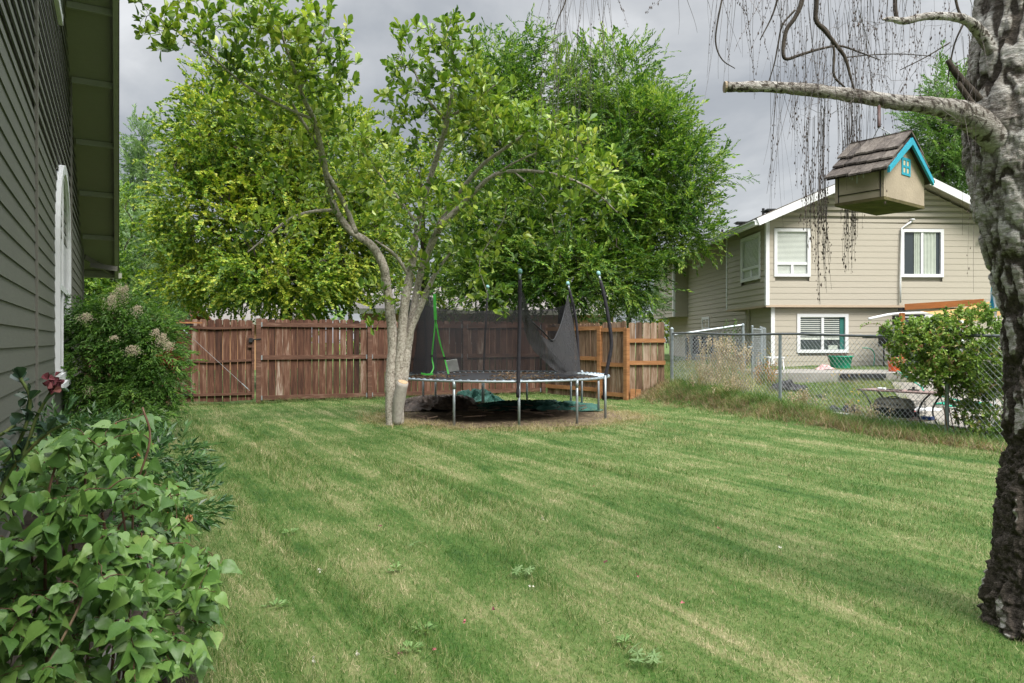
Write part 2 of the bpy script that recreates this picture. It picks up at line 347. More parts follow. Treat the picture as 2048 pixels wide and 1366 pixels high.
# ================================================================ siding helper
def laps(mb, o, e, n, L0, L1, z0, top, expo=.15, lip=.009, holes=()):
    """real lapped boards. o origin, e unit direction, n outward normal, top(t)->z, holes (t0,t1,z0,z1)"""
    o = np.asarray(o, float); e = np.asarray(e, float); n = np.asarray(n, float); ts = np.linspace(L0, L1, 240); tz = np.array([top(t) for t in ts]); z = z0
    while z < tz.max():
        ok = tz > z+expo*.5
        if ok.any():
            a, b = ts[ok].min(), ts[ok].max(); z1 = z+expo
            segs = [(a, b)]
            for h in holes:
                if z1 > h[2]+.01 and z < h[3]-.01:
                    ns = []
                    for p, q in segs:
                        if h[1] <= p or h[0] >= q: ns.append((p, q)); continue
                        if h[0] > p: ns.append((p, h[0]))
                        if h[1] < q: ns.append((h[1], q))
                    segs = ns
            for p, q in segs:
                def V(t, zz, d): return o+e*t+n*d+np.array([0, 0, zz])
                zp, zq = [min(z1, np.interp(t, ts, tz)) for t in (p, q)]
                mb.add([V(p, z, lip), V(q, z, lip), V(q, max(zq, z+.01), 0.001), V(p, max(zp, z+.01), 0.001), V(p, z, 0), V(q, z, 0)], [[0, 1, 2, 3], [4, 5, 1, 0]])
        z += expo
    return mb
def bar(mb, o, e, n, t0, t1, z0, z1, d0, d1):
    """box in wall coordinates"""
    o = np.asarray(o, float); e = np.asarray(e, float); n = np.asarray(n, float)
    return mb.box(o+e*(t0+t1)/2+n*(d0+d1)/2+np.array([0, 0, (z0+z1)/2]), (abs(t1-t0), abs(d1-d0), abs(z1-z0)), [e, n, (0, 0, 1)])
# ================================================================ own house (left)
hs = thing('own_house', 'taupe grey lap sided house wall with sloping soffit at the left edge', 'house', W(8, -.64, 0))
SA = 10.3+CH; g_ = .507; PK = 8.0
def rake(L): return (SA-g_*L) if L > PK else (SA-g_*(2*PK-L))
O = W(0, -.63, 0)
mb = laps(MB(), O, UW, NW, -.6, 16.7, .12, rake, .147, .011, [(9.55, 11.75, .86, 2.6)])
obj('siding', mb, M['own_wall'], hs)
# body behind the siding
mb = MB(); poly = [W(-.6, -.645, 0), W(16.7, -.645, 0), W(16.7, -.645, rake(16.7)), W(PK, -.645, rake(PK)), W(-.6, -.645, rake(-.6))]
mb.prism(poly, -NW*8); obj('wall', mb, M['own_trim'], hs)
mb = MB(); bar(mb, O, UW, NW, -.6, 16.69, -.1, .12, .0, .006); obj('foundation', mb, M['concrete'], hs)
for L in (7.4, 12.6): mb = MB(); bar(mb, O, UW, NW, L-.04, L+.04, .12, rake(L)-.05, .0, .024); obj('trim_board', mb, M['own_trim'], hs)
mb = MB(); bar(mb, O, UW, NW, 16.6, 16.72, .1, rake(16.7)-.02, .0, .03); obj('trim_board', mb, M['own_trim'], hs)
# soffit, lookouts, barge board, shingles
Le = 17.5; mb = MB()
def sl(L, v, dz=0): return W(L, v, rake(L)+dz)
for a, b in ((PK, Le), (2*PK-Le, PK)):
    mb.add([sl(a, -.66), sl(b, -.66), sl(b, -.04), sl(a, -.04), sl(a, -.66, .03), sl(b, -.66, .03), sl(b, -.04, .03), sl(a, -.04, .03)], [[0, 1, 2, 3], [7, 6, 5, 4], [0, 4, 5, 1], [3, 2, 6, 7], [1, 5, 6, 2]])
obj('soffit', mb, M['soffit'], hs)
for L in np.arange(8.90, 17.6, 1.225):
    L = min(L, 17.42); mb = MB(); c0 = sl(L, -.61, -.045); c1 = sl(L, -.045, -.045); mb.beam(c0, c1, .05, .088); obj('lookout', mb, M['fascia'], hs)
mb = MB(); mb.beam(sl(PK, -.035, -.02), sl(Le+.03, -.035, -.02), .07, .19); obj('barge_board', mb, M['fascia'], hs); mb = MB(); mb.beam(sl(PK, -.035, -.02), sl(2*PK-Le, -.035, -.02), .07, .19); obj('barge_board', mb, M['fascia'], hs)
mb = MB()
for a, b in ((PK, Le+.08), (2*PK-Le-.1, PK)):
    v0 = []
    for L in (a, b):
        for v in (-8, .012):
            for dz in (.085, .125): v0.append(sl(L, v, dz))
    mb.add(v0, [[0, 1, 3, 2], [4, 6, 7, 5], [0, 4, 5, 1], [2, 3, 7, 6], [0, 2, 6, 4], [1, 5, 7, 3]])
obj('roof', mb, M['shingle'], hs)
mb = MB(); mb.beam(sl(Le+.04, .06, -.02), sl(Le+.04, -6, -.02), .13, .11); obj('gutter', mb, M['fascia'], hs)
mb = MB(); mb.beam(W(16.71, -.5, 2.86), W(16.71, -.02, 2.80), .05, .10); mb.beam(W(16.74, -.6, 3.02), W(17.5, -.05, 2.74), .05, .10); obj('bracket', mb, M['own_trim'], hs)
# arched window
win = MB(); a0, a1, zb, zt = 9.55, 11.75, .86, 3.52; rr = (a1-a0)/2; cm = (a0+a1)/2; zs = zt-rr*.95
out = [(a0, zb), (a1, zb), (a1, zs)]+[(cm+rr*math.cos(q), zs+rr*.95*math.sin(q)) for q in np.linspace(.001, math.pi-.001, 25)]+[(a0, zs)]
def ring(mb, out, w, d0, d1):
    out = np.array(out); c = np.array([cm, (zb+zs)/2+.2]); k = len(out); inn = out.copy()
    for i in range(k):
        t = nrm(out[(i+1) % k]-out[i-1]); inn[i] = out[i]+np.array([-t[1], t[0]])*w
    def V(p, d): return np.array([W(q[0], -.63+d, q[1]) for q in p])
    v = np.vstack([V(out, d1), V(inn, d1), V(out, d0), V(inn, d0)]); f = []
    for i in range(k):
        j = (i+1) % k; f += [[i, j, j+k, i+k], [i+2*k, j+2*k, j, i], [i+k, j+k, j+3*k, i+3*k]]
    mb.add(v, f); return inn
inn = ring(win, out, .11, -.02, .055); wo = obj('window', win, M['white'], hs)
sash = MB(); inn2 = ring(sash, inn, .05, -.02, .03)
for L in (cm,): bar(sash, O, UW, NW, L-.025, L+.025, zb+.1, zt-.12, -.01, .025)
bar(sash, O, UW, NW, a0+.1, a1-.1, 1.95, 2.02, -.01, .028); obj('window_frame', sash, M['white'], wo)
pn = MB(); pn.add([W(q[0], -.625, q[1]) for q in inn], [list(range(len(inn)))]); obj('pane', pn, M['glass'], wo)
sl_ = MB(); bar(sl_, O, UW, NW, a0-.06, a1+.06, zb-.07, zb-.002, 0, .09); obj('window_sill', sl_, M['white'], wo)
# small window high in the gable
w2 = MB(); bar(w2, O, UW, NW, 9.35, 10.15, 5.1, 6.1, 0, .05); wo = obj('window', w2, M['white'], hs)
w3 = MB(); bar(w3, O, UW, NW, 9.45, 10.05, 5.2, 6.0, .05, .056); obj('pane', w3, M['glass'], wo)

# ================================================================ wooden fences
def board(mb, c, e, n, w, z0, z1, th=.018, dog=.035):
    poly = [(-w/2, z0), (w/2, z0), (w/2, z1-dog), (w/2-dog, z1), (-w/2+dog, z1), (-w/2, z1-dog)]
    mb.prism([c+e*p+np.array([0, 0, q]) for p, q in poly], n*th)
def fence_boards(mb, p0, p1, z1, e=None, w=.140, gap=.013, back=.045, zlo=.03, var=.012, dog=.03):
    d = p1-p0; L = np.linalg.norm(d); e = d/L; n = np.array([-e[1], e[0], 0]); k = int(round(L/(w+gap))); pw = L/k
    for i in range(k):
        ww = pw-gap*rng.uniform(.25, 1.9)
        board(mb, p0+e*(i+.5)*pw+n*back+np.array([0, 0, 0]), e, n, ww, zlo+rng.uniform(-.015, .015), z1+rng.uniform(-var, var), dog=dog)
def rail(mb, p0, p1, z, h=.088, d=.038): mb.beam(p0+np.array([0, 0, z]), p1+np.array([0, 0, z]), d, h)
F0 = np.array([-7.06, 15.06, 0]); FE = nrm([7.85, 3.34, 0])
def fpx(px):                                     # point on the brown fence's line seen at picture column px
    k = (px-CX)/F; t = (k*F0[1]-F0[0])/(FE[0]-k*FE[1]); return F0+FE*t
NB = np.array([-FE[1], FE[0], 0])
fn = thing('wooden_fence', 'reddish brown board fence with three rails behind the lawn', 'fence', fpx(739))
posts = [517, 739, 929, 1086]
for k, (a, b) in enumerate(zip(posts[:-1], posts[1:])):
    A, B = fpx(a), fpx(b); mb = MB(); fence_boards(mb, A+FE*.05, B-FE*.05, 1.82); obj('board_panel', mb, M['fence_red'], fn)
    for z, dz in ((1.70, .0), (.98, 0), (.10, 0)):
        mb = MB(); rail(mb, A+FE*.055+NB*.02, B-FE*.055+NB*.02+np.array([0, 0, rng.uniform(-.01, .03)]), z, .095); obj('rail', mb, M['rail_red'], fn)
        mb = MB(); 
        for q in (A+FE*.065, B-FE*.065): mb.beam(q+NB*.0+np.array([0, 0, z-.05]), q+NB*.0+np.array([0, 0, z+.05]), .03, .004, NB)
        obj('bracket', mb, M['galv'], fn)
for a in posts:
    A = fpx(a); mb = MB(); mb.box(A+np.array([0, 0, .9]), (.10, .10, 1.86 if a < 1000 else 1.78), [FE, NB, (0, 0, 1)]); obj('post', mb, M['rail_red'], fn)
A = fpx(336); H0 = W(16.6, -.62, 0)
mb = MB(); fence_boards(mb, H0, A-FE*.06, 1.86); obj('board_panel', mb, M['fence_red'], fn)
for z in (1.70, .98, .12): mb = MB(); rail(mb, H0, A-FE*.055, z); obj('rail', mb, M['rail_red'], fn)
mb = MB(); mb.box(A+np.array([0, 0, .93]), (.11, .11, 1.9), [FE, NB, (0, 0, 1)]); obj('post', mb, M['rail_red'], fn)
# gate
A = fpx(347); B = fpx(511)-FE*.02
gt = thing('wooden_gate', 'reddish brown board gate with black hinges and a diagonal cable', 'gate', A)
mb = MB(); fence_boards(mb, A+FE*.03, B-FE*.03, 1.80, gap=.014, zlo=.05); obj('board_panel', mb, M['fence_red'], gt)
for z, sag in ((1.64, -.03), (.93, -.03), (.20, .0)):
    mb = MB(); C_ = (A+B)/2+np.array([0, 0, sag]); rail(mb, A+NB*.02, C_+NB*.02, z, .05, .045); rail(mb, C_+NB*.02, B+NB*.02, z, .05, .045); obj('rail', mb, M['rail_red'], gt)
mb = MB(); mb.box(B+np.array([0, 0, .9])-FE*.03, (.05, .05, 1.62), [FE, NB, (0, 0, 1)]); obj('gate_frame', mb, M['rail_red'], gt)
for z in (1.68, .22):
    mb = MB(); mb.beam(A-FE*.05+NB*-.03+np.array([0, 0, z]), A+FE*.38-NB*.02+np.array([0, 0, z]), .012, .035); mb.box(A-FE*.02-NB*.05+np.array([0, 0, z]), (.10, .05, .10), [FE, NB, (0, 0, 1)]); obj('hinge', mb, M['blackmetal'], gt)
mb = MB(); mb.box(A+FE*.30-NB*.035+np.array([0, 0, 1.725]), (.5, .03, .03), [FE, NB, (0, 0, 1)]); obj('closer_bar', mb, M['rail_cedar'], gt)
mb = MB(); q0 = A+FE*.12-NB*.03+np.array([0, 0, 1.64]); q1 = B-FE*.10-NB*.03+np.array([0, 0, .27]); mb.tube([q0, q1], .004, 5); obj('cable', mb, M['wire'], gt)
mb = MB(); dd = nrm(q1-q0); mb.tube([q0+dd*.05, q0+dd*.25], .012, 6); mb.tube([q1-dd*.22, q1-dd*.05], .012, 6); obj('turnbuckle', mb, M['galv'], gt)
mb = MB(); mb.box(B-FE*.09-NB*.0+np.array([0, 0, 1.33]), (.10, .03, .26), [FE, NB, (0, 0, 1)]); obj('latch_plate', mb, M['rail_red'], gt)
mb = MB(); mb.box(B-FE*.08-NB*.04+np.array([0, 0, 1.36]), (.08, .05, .09), [FE, NB, (0, 0, 1)]); mb.beam(B-FE*.05-NB*.05+np.array([0, 0, 1.37]), B+FE*.13-NB*.06+np.array([0, 0, 1.385]), .02, .022); obj('latch', mb, M['blackmetal'], gt)
# cedar fence
cd = thing('cedar_fence', 'weathered cedar board fence with orange rails beside the trampoline', 'fence', (2.05, 16.9, 0))
C0 = fpx(1090); C1 = np.array([2.05, 16.9, 0]); C2 = np.array([2.57, 16.25, 0]); C3 = np.array([3.50, 16.3, 0])
def crun(A, B, rails, z1, back, post=True, gap=.012):
    e = nrm(B-A); n = np.array([-e[1], e[0], 0]); mb = MB(); fence_boards(mb, A+e*.05, B-e*.05, z1, back=back, gap=gap, zlo=.0); obj('board_panel', mb, M['fence_cedar'], cd)
    for z in rails: mb = MB(); rail(mb, A+e*.05, B-e*.05, z, .09); obj('rail', mb, M['rail_cedar'], cd)
crun(C0, C1, (1.64, .93, .20, .42), 1.76, .035); crun(C1, C2, (1.60, .80, .12), 1.78, .035); crun(C2, C3, (1.35, .85, .12), 1.76, .035, gap=.016)
for q, h in ((C1, 1.72), (C2, 1.66)): mb = MB(); e = nrm(C2-C1); mb.box(q+np.array([0, 0, h/2-.03]), (.10, .10, h), [e, np.cross((0, 0, 1), e), (0, 0, 1)]); obj('post', mb, M['rail_cedar'], cd)
mb = MB(); 
for k in range(2): mb.box(C2+np.array([.13+k*.125, -.06, .12]), (.11, .022, .30 - .02*k))
obj('board_stub', mb, M['rail_cedar'], cd)

# ================================================================ chain-link
def wires(mb, p0, p1, zb, zt, pitch=.088, r=.0029, off=0):
    """diamond mesh between p0 and p1 (2-D), zb/zt functions of distance"""
    p0 = np.array([*p0, 0.]); p1 = np.array([*p1, 0.]); d = p1-p0; L = np.linalg.norm(d); e = d/L; n = np.array([-e[1], e[0], 0])
    for sgn in (1, -1):
        k = np.arange(-2.2, L+2.2, pitch)
        for t0 in k:
            # line z = sgn*(t-t0)*1.0 clipped to the panel
            ts = np.linspace(0, L, 60); zz = sgn*(ts-t0) + (0 if sgn > 0 else 1.4); lo = np.array([zb(t) for t in ts]); hi = np.array([zt(t) for t in ts])
            ok = (zz > lo) & (zz < hi)
            if ok.sum() < 2: continue
            a, b = ts[ok].min(), ts[ok].max(); za, zb_ = [sgn*(q-t0)+(0 if sgn > 0 else 1.4) for q in (a, b)]
            # extend to the true edge a bit
            mb.tube([p0+e*a+n*sgn*r+np.array([0, 0, za]), p0+e*b+n*sgn*r+np.array([0, 0, zb_])], r, 4, cap=False)
    return mb
cl = thing('chain_link_fence', 'galvanised chain link fence with slim posts along the neighbouring yard', 'fence', (4.9, 13.2, .1))
E2 = FB+FD*4.6
def ctop(y): return CH+np.interp(y, [6, 10.2, 13.2, 16.3], [.02, .07, .12, .17])
Lf = np.linalg.norm(E2-FA)
def ycl(t): return FA[1]+FD[1]*t
mb = wires(MB(), FA, E2, lambda t: hz(*(FA+FD*t))-.02, lambda t: ctop(ycl(t))+.05); obj('wire_mesh', mb, M['wire'], cl)
mb = MB(); pts = [[*(FA+FD*t), ctop(ycl(t))+(.012*math.sin(t*2.1))] for t in np.linspace(0, Lf, 24)]; mb.tube(pts, .021, 8); obj('top_rail', mb, M['greywire'], cl)
for k, (t, r, mm) in enumerate(((0, .037, 'galv'), (None, .029, 'galv'), (6.60, .029, 'galv'), (10.0, .029, 'galv'))):
    if t is None: t = 3.36
    q = FA+FD*t; h = ctop(q[1])+(.08 if k == 0 else -.01); mb = MB(); mb.tube([[*q, -.1], [*q, h]], r, 10)
    if k == 0: mb.lathe([(.037, 0), (.044, .005), (.042, .03), (.02, .055), (.001, .06)], (*q, h), 12)
    for zz in ((.3, .75, 1.1, 1.38) if k == 0 else ()): mb.lathe([(.038, 0), (.046, .002), (.046, .022), (.038, .024)], (*q, zz), 12)
    obj('post', mb, M[mm], cl)
# second chain-link run and its gate, going into the neighbour's yard
c2 = thing('side_chain_link_fence', 'short chain link run with a rail rising to a taller post', 'fence', (4.5, 16.4, .2))
q0 = np.array([3.66, 16.32]); q1 = np.array([5.28, 16.5])
mb = wires(MB(), q0, q1, lambda t: hz(*(q0+(q1-q0)/1.63*t))-.02, lambda t: 1.49+.135*t); obj('wire_mesh', mb, M['wire'], c2)
mb = MB(); mb.tube([[*q0, 1.48], [*q1, 1.71]], .024, 8); obj('top_rail', mb, M['galv'], c2)
mb = MB(); mb.tube([[q1[0]+.03, q1[1], .2], [q1[0]-.02, q1[1], 1.68]], .034, 10); mb.lathe([(.034, 0), (.042, .004), (.04, .04), (.015, .06), (.001, .062)], (q1[0]-.02, q1[1], 1.68), 12); obj('post', mb, M['galv'], c2)
mb = MB(); mb.tube([[5.40, 16.6, 1.2], [5.55, 16.7, 1.2]], .02, 6); obj('tie_rod', mb, M['galv'], c2)
g2 = thing('chain_link_gate', 'narrow chain link gate standing open towards the taupe house', 'gate', (5.6, 17, .4))
a_, b_ = np.array([5.56, 16.75]), np.array([6.15, 17.9])
mb = wires(MB(), a_, b_, lambda t: .5, lambda t: 1.62); obj('wire_mesh', mb, M['wire'], g2)
mb = MB()
for q in (a_, b_): mb.tube([[*q, .42], [*q, 1.66]], .025, 8); mb.lathe([(.025, 0), (.03, .004), (.028, .03), (.001, .045)], (*q, 1.66), 10)
for z in (.48, 1.62): mb.tube([[*a_, z], [*b_, z]], .02, 8)
obj('gate_frame', mb, M['galv'], g2)
c3 = thing('back_chain_link_fence', 'short chain link piece joining the gate to the house corner', 'fence', (6.4, 18.3, .5))
a_, b_ = np.array([6.28, 18.2]), np.array([6.85, 19.6])
mb = wires(MB(), a_, b_, lambda t: .5, lambda t: 1.66); obj('wire_mesh', mb, M['wire'], c3)
for q in (a_, b_, (a_+b_)/2): mb = MB(); mb.tube([[*q, .3], [*q, 1.7]], .03, 8); obj('post', mb, M['galv'], c3)
mb = MB(); mb.tube([[*a_, 1.66], [*b_, 1.66]], .02, 8); obj('top_rail', mb, M['galv'], c3)

# ================================================================ neighbour's house
th_ = R(2.53); E1 = np.array([math.cos(th_), math.sin(th_), 0]); ED = np.array([-math.sin(th_), math.cos(th_), 0]); O1 = np.array([7.03, 20., 0])
nb = thing('neighbour_house', 'two storey beige lap sided house with white trim beyond the wire fence', 'house', O1+np.array([3, 5, .6]))
ZU = 2.335; pk = 3.35; zc = 4.68; zp = zc+.43*pk; Wf = 6.7; zr = zp-.47*(Wf-pk)
def gab(t): return zp-.43*(pk-t) if t < pk else zp-.47*(t-pk)
LW = M['nb_wall']; EX = .165
def HW(t, s_, z): return O1+E1*t+ED*s_+np.array([0, 0, z])
W1 = (.21, 1.23, 3.12, 4.45); W2 = (3.80, 5.02, 3.12, 4.46)
fr = [W1, W2]
mb = laps(MB(), O1, E1, -ED, 0, Wf, ZU, gab, EX, .008, [(a+.03, b-.03, c+.03, d-.03) for a, b, c, d in fr])
# side wall of the bay (normal -E1), t measured along ED
W4 = (.40, 1.92, 3.10, 4.42)
laps(mb, O1, ED, -E1, 0, 3.2, ZU, lambda t: zc, EX, .018, [(W4[0]+.03, W4[1]-.03, W4[2]+.03, W4[3]-.03)])
O2 = HW(.6, 0, 0); laps(mb, O2, ED, -E1, 1.7, 12, .55, lambda t: zc+.2, EX, .022)
O3 = HW(0, 9.6, 0); laps(mb, O3, E1, -ED, 0, .6, ZU, lambda t: zc+.1, EX, .008); laps(mb, O3, ED, -E1, 0, 3.35, ZU, lambda t: zc, EX, .022)
O4 = HW(.2, .15, 0); W3 = (.72, 2.18, 1.01, 2.10)
laps(mb, O4, E1, -ED, 0, Wf-.2, .60, lambda t: ZU-.01, EX, .008, [(W3[0]+.03, W3[1]-.03, W3[2]+.03, W3[3]-.03)]); laps(mb, O4, ED, -E1, 0, 1.6, .55, lambda t: ZU-.01, EX, .018)
obj('siding', mb, LW, nb)
def hbox(mb, t0, t1, s0, s1, z0, z1): mb.box(HW((t0+t1)/2, (s0+s1)/2, (z0+z1)/2), (t1-t0, s1-s0, z1-z0), [E1, ED, (0, 0, 1)])
mb = MB(); mb.prism([HW(.06, .06, ZU), HW(Wf, .06, ZU), HW(Wf, .06, zr), HW(pk, .06, zp), HW(.06, .06, zc)], ED*3.12)
mb.prism([HW(.66, 3.19, .3), HW(Wf, 3.19, .3), HW(Wf, 3.19, zr), HW(pk, 3.19, zp), HW(.66, 3.19, zc+.25)], ED*9.6)
hbox(mb, .05, .7, 9.66, 12.9, ZU+.001, zc); hbox(mb, .26, Wf, .22, 1.74, .3, ZU-.002); hbox(mb, .66, Wf, 1.7, 3.19, .3, ZU-.003); obj('wall', mb, M['nb_wall'], nb)
# trim
mb = MB(); bar(mb, O1, E1, -ED, -.025, .075, ZU-.01, zc+.02, 0, .03); bar(mb, O1, ED, -E1, 0, .07, ZU-.01, zc-.02, 0, .026); bar(mb, O4, E1, -ED, -.02, .085, .6, ZU-.02, 0, .028)
bar(mb, O1, ED, -E1, 3.14, 3.22, ZU-.01, zc-.02, 0, .026); bar(mb, O3, ED, -E1, 0, .08, ZU, zc-.02, 0, .026); bar(mb, O3, E1, -ED, -.026, .06, ZU, zc, 0, .03)
obj('corner_trim', mb, M['white'], nb)
mb = MB(); bar(mb, O1, E1, -ED, -.02, Wf, ZU-.06, ZU, -.5, .022); bar(mb, O1, ED, -E1, 0.03, 3.2, ZU-.06, ZU-.002, -.6, .02); obj('belt_trim', mb, plain('belt_trim_paint', (.42, .33, .24), .6, .05), nb)
# roof
mb = MB(); s0, s1 = -.45, 13.2
def rs(t, s_, dz):
    z = zp-.43*(pk-t) if t <= pk else zp-.47*(t-pk); return HW(t, s_, z+dz)
for a, b in ((-.42, pk), (pk, Wf+.4)):
    v0 = [rs(t, q, dz) for t in (a, b) for q in (s0, s1) for dz in (.13, .19)]
    mb.add(v0, [[0, 1, 3, 2], [4, 6, 7, 5], [0, 4, 5, 1], [2, 3, 7, 6], [0, 2, 6, 4], [1, 5, 7, 3]])
rf = obj('roof', mb, M['shingle'], nb)
mb = MB()
for a, b in ((-.40, pk), (pk, Wf+.4)):
    v0 = [rs(t, q, dz) for t in (a, b) for q in (s0+.03, s1) for dz in (.08, .125)]
    mb.add(v0, [[0, 1, 3, 2], [4, 6, 7, 5], [0, 4, 5, 1], [2, 3, 7, 6], [0, 2, 6, 4], [1, 5, 7, 3]])
obj('soffit', mb, LW, nb)
for a, b in ((-.42, pk), (pk, Wf+.4)):
    mb = MB(); mb.beam(rs(a, s0-.02, .05), rs(b, s0-.02, .06), .04, .20); obj('barge_board', mb, M['white'], nb)
mb = MB(); p_, q_ = rs(-.44, s0, .05), rs(-.44, s1, .05); mb.beam(p_, q_, .11, .13); mb.beam(p_+np.array([-.03, 0, .05]), q_+np.array([-.03, 0, .05]), .13, .03); obj('gutter', mb, M['white'], nb)
for px, s_, h, r in ((1548, 1.2, .20, .05), (1575, .8, .10, .11), (1510, 3.4, .12, .14), (1480, 5, .14, .05), (1467, 6, .30, .05), (1610, .6, .10, .09)):
    t = .35+.25*(px % 7)/7; mb = MB(); q = rs(t, s_, .18)
    if r < .06: mb.tube([q-np.array([0, 0, .05]), q+np.array([0, 0, h])], r*.8, 8)
    else: mb.box(q+np.array([0, 0, h/2]), (r*2, r*2, h*.5)); mb.box(q+np.array([0, 0, h*.7]), (r*2.6, r*2.6, .025))
    obj('roof_vent', mb, M['blackmetal'] if r < .06 else M['greywire'], rf)
# windows
def window(o, e, n, w, kind, fw=.085):
    t0, t1, z0, z1 = w; mb = MB()
    for a in ((t0, t0+fw, z0, z1), (t1-fw, t1, z0, z1), (t0+fw, t1-fw, z0, z0+fw), (t0+fw, t1-fw, z1-fw, z1)): bar(mb, o, e, n, *a, -.03, .032)
    fr_ = obj('window', mb, M['white'], nb); a0, a1, b0, b1 = t0+fw, t1-fw, z0+fw, z1-fw
    mb = MB(); pane = MB(); bar(pane, o, e, n, a0, a1, b0, b1, -.032, -.028)
    if kind in ('three', 'side'):
        zm = b0+(b1-b0)*.24; bar(mb, o, e, n, a0, a1, zm-.035, zm+.035, -.03, .015); tm = (a0+a1)/2; bar(mb, o, e, n, tm-.035, tm+.035, b0, zm-.035, -.03, .013)
    else: tm = (a0+a1)/2; bar(mb, o, e, n, tm-.035, tm+.035, b0, b1, -.03, .015)
    obj('window_frame', mb, M['white'], fr_); obj('pane', pane, M['glass'], fr_)
    bl = MB()
    if kind in ('three', 'side', 'low'):
        lo = b0 if kind != 'low' else b0+.3; z = b1
        while z > lo: bar(bl, o, e, n, a0+.01, a1-.01-(.14 if kind == 'low' else 0), z-(.024 if kind != 'low' else .020), z-.002, -.027, -.018-.004); z -= .034 if kind != 'low' else .055
        obj('blind', bl, M['blind'], fr_)
    if kind == 'low':
        cb = MB(); bar(cb, o, e, n, a1-.13, a1-.01, b0, b1, -.027, -.022); obj('curtain', cb, M['teal'], fr_)
        cb = MB(); bar(cb, o, e, n, a0+.02, a1-.15, b0+.28, b0+.32, -.026, -.020); obj('shelf', cb, M['blind'], fr_)
        cb = MB(); bar(cb, o, e, n, a0+.82, a1-.2, b0+.01, b0+.12, -.026, -.022); obj('folded_cloth', cb, M['curtain'], fr_)
    if kind == 'slide':
        for x0, x1 in ((a0+.30, tm-.05), (tm+.06, a1-.12)):
            cb = MB(); cb.grid(lambda u, v_: (o+e*(x0+(x1-x0)*u)[:, None]+n*(-.012+.009*np.sin(u*22))[:, None]+np.array([0, 0, 1.])*(b0+.0+(b1-b0)*v_)[:, None]), 40, 2); obj('curtain', cb, M['curtain'], fr_, True)
window(O1, E1, -ED, W1, 'three'); window(O1, E1, -ED, W2, 'slide'); window(O4, E1, -ED, W3, 'low', .09); window(O1, ED, -E1, W4, 'side', .1)
window(O2, ED, -E1, (7.9, 8.9, 4.2, 4.72), 'small', .09); window(O2, ED, -E1, (6.8, 7.7, 1.75, 2.25), 'small', .1)
# patio door, mostly behind the bush
mb = MB(); bar(mb, O4, E1, -ED, 3.55, 5.5, .62, 2.12, 0, .05); dr = obj('patio_door', mb, M['white'], nb)
mb = MB(); bar(mb, O4, E1, -ED, 3.68, 4.45, .7, 2.0, .05, .056); bar(mb, O4, E1, -ED, 4.55, 5.38, .7, 2.0, .05, .056); obj('pane', mb, M['glass'], dr)
# conduit
mb = MB(); z = lambda px, py: HW((px-1533)/72.4, -.06, CH-(py-CY)/72.4)
mb.tube([z(1830, 440), z(1818, 448), z(1808, 455), z(1807, 480), z(1805, 560), z(1805, 605)], .024, 8); mb.lathe([(.01, 0), (.06, .01), (.06, .05), (.01, .06)], z(1830, 440), 12); obj('conduit', mb, M['white'], nb, True)
for px in (1462, 1505): 
    s_ = 2.6 if px == 1462 else 1.75; mb = MB(); q = HW(.52 if px == 1462 else .16, s_, 0); mb.tube([q+np.array([0, 0, .6]), q+np.array([0, 0, ZU-.05])], .04, 8); obj('downpipe', mb, LW, nb)
mb = MB(); q = HW(Wf-.55, -.05, 4.2); mb.box(q, (.14, .1, .12)); mb.tube([q, q+np.array([-.1, -.14, .02])], .05, 8); obj('wall_lamp', mb, M['white'], nb)
# rear roof of the next house on the right
r2 = thing('brown_roofed_house', 'house with a brown shingle roof just showing behind the beige gable', 'house', (17, 27, 0))
mb = MB(); mb.box((19, 29.5, 2.6), (9, 6, 5.0)); obj('wall', mb, LW, r2)
mb = MB(); mb.prism([(14.2, 26.3, 5.0), (24, 26.3, 5.0), (24, 29.5, 6.9), (14.2, 29.5, 6.9)], (0, 0, .12)); mb.prism([(14.2, 32.7, 5.0), (24, 32.7, 5.0), (24, 29.5, 6.9), (14.2, 29.5, 6.9)], (0, 0, .12)); obj('roof', mb, plain('brown_shingle', (.2, .15, .11), .9, .3, 14), r2)
# AC unit
q = HW(.2, 6.2, .62); ac = thing('air_conditioner', 'grey outdoor air conditioning unit on the grass beside the taupe house', 'air conditioner', q)
mb = MB(); mb.box(q+np.array([-.15, 0, .06]), (.95, .9, .12)); obj('base', mb, M['concrete'], ac)
mb = MB(); mb.box(q+np.array([-.15, 0, .50]), (.80, .75, .74)); obj('body', mb, M['blackmetal'], ac)
mb = MB()
for sx in (-.41, .41): 
    for sy in (-.385, .385): mb.box(q+np.array([-.15+sx, sy, .50]), (.07, .06, .76))
mb.box(q+np.array([-.15, 0, .91]), (.90, .84, .07)); mb.box(q+np.array([-.15, -.38, .20]), (.75, .02, .12)); mb.box(q+np.array([-.15, -.38, .72]), (.2, .02, .05)); obj('casing', mb, M['galv'], ac)
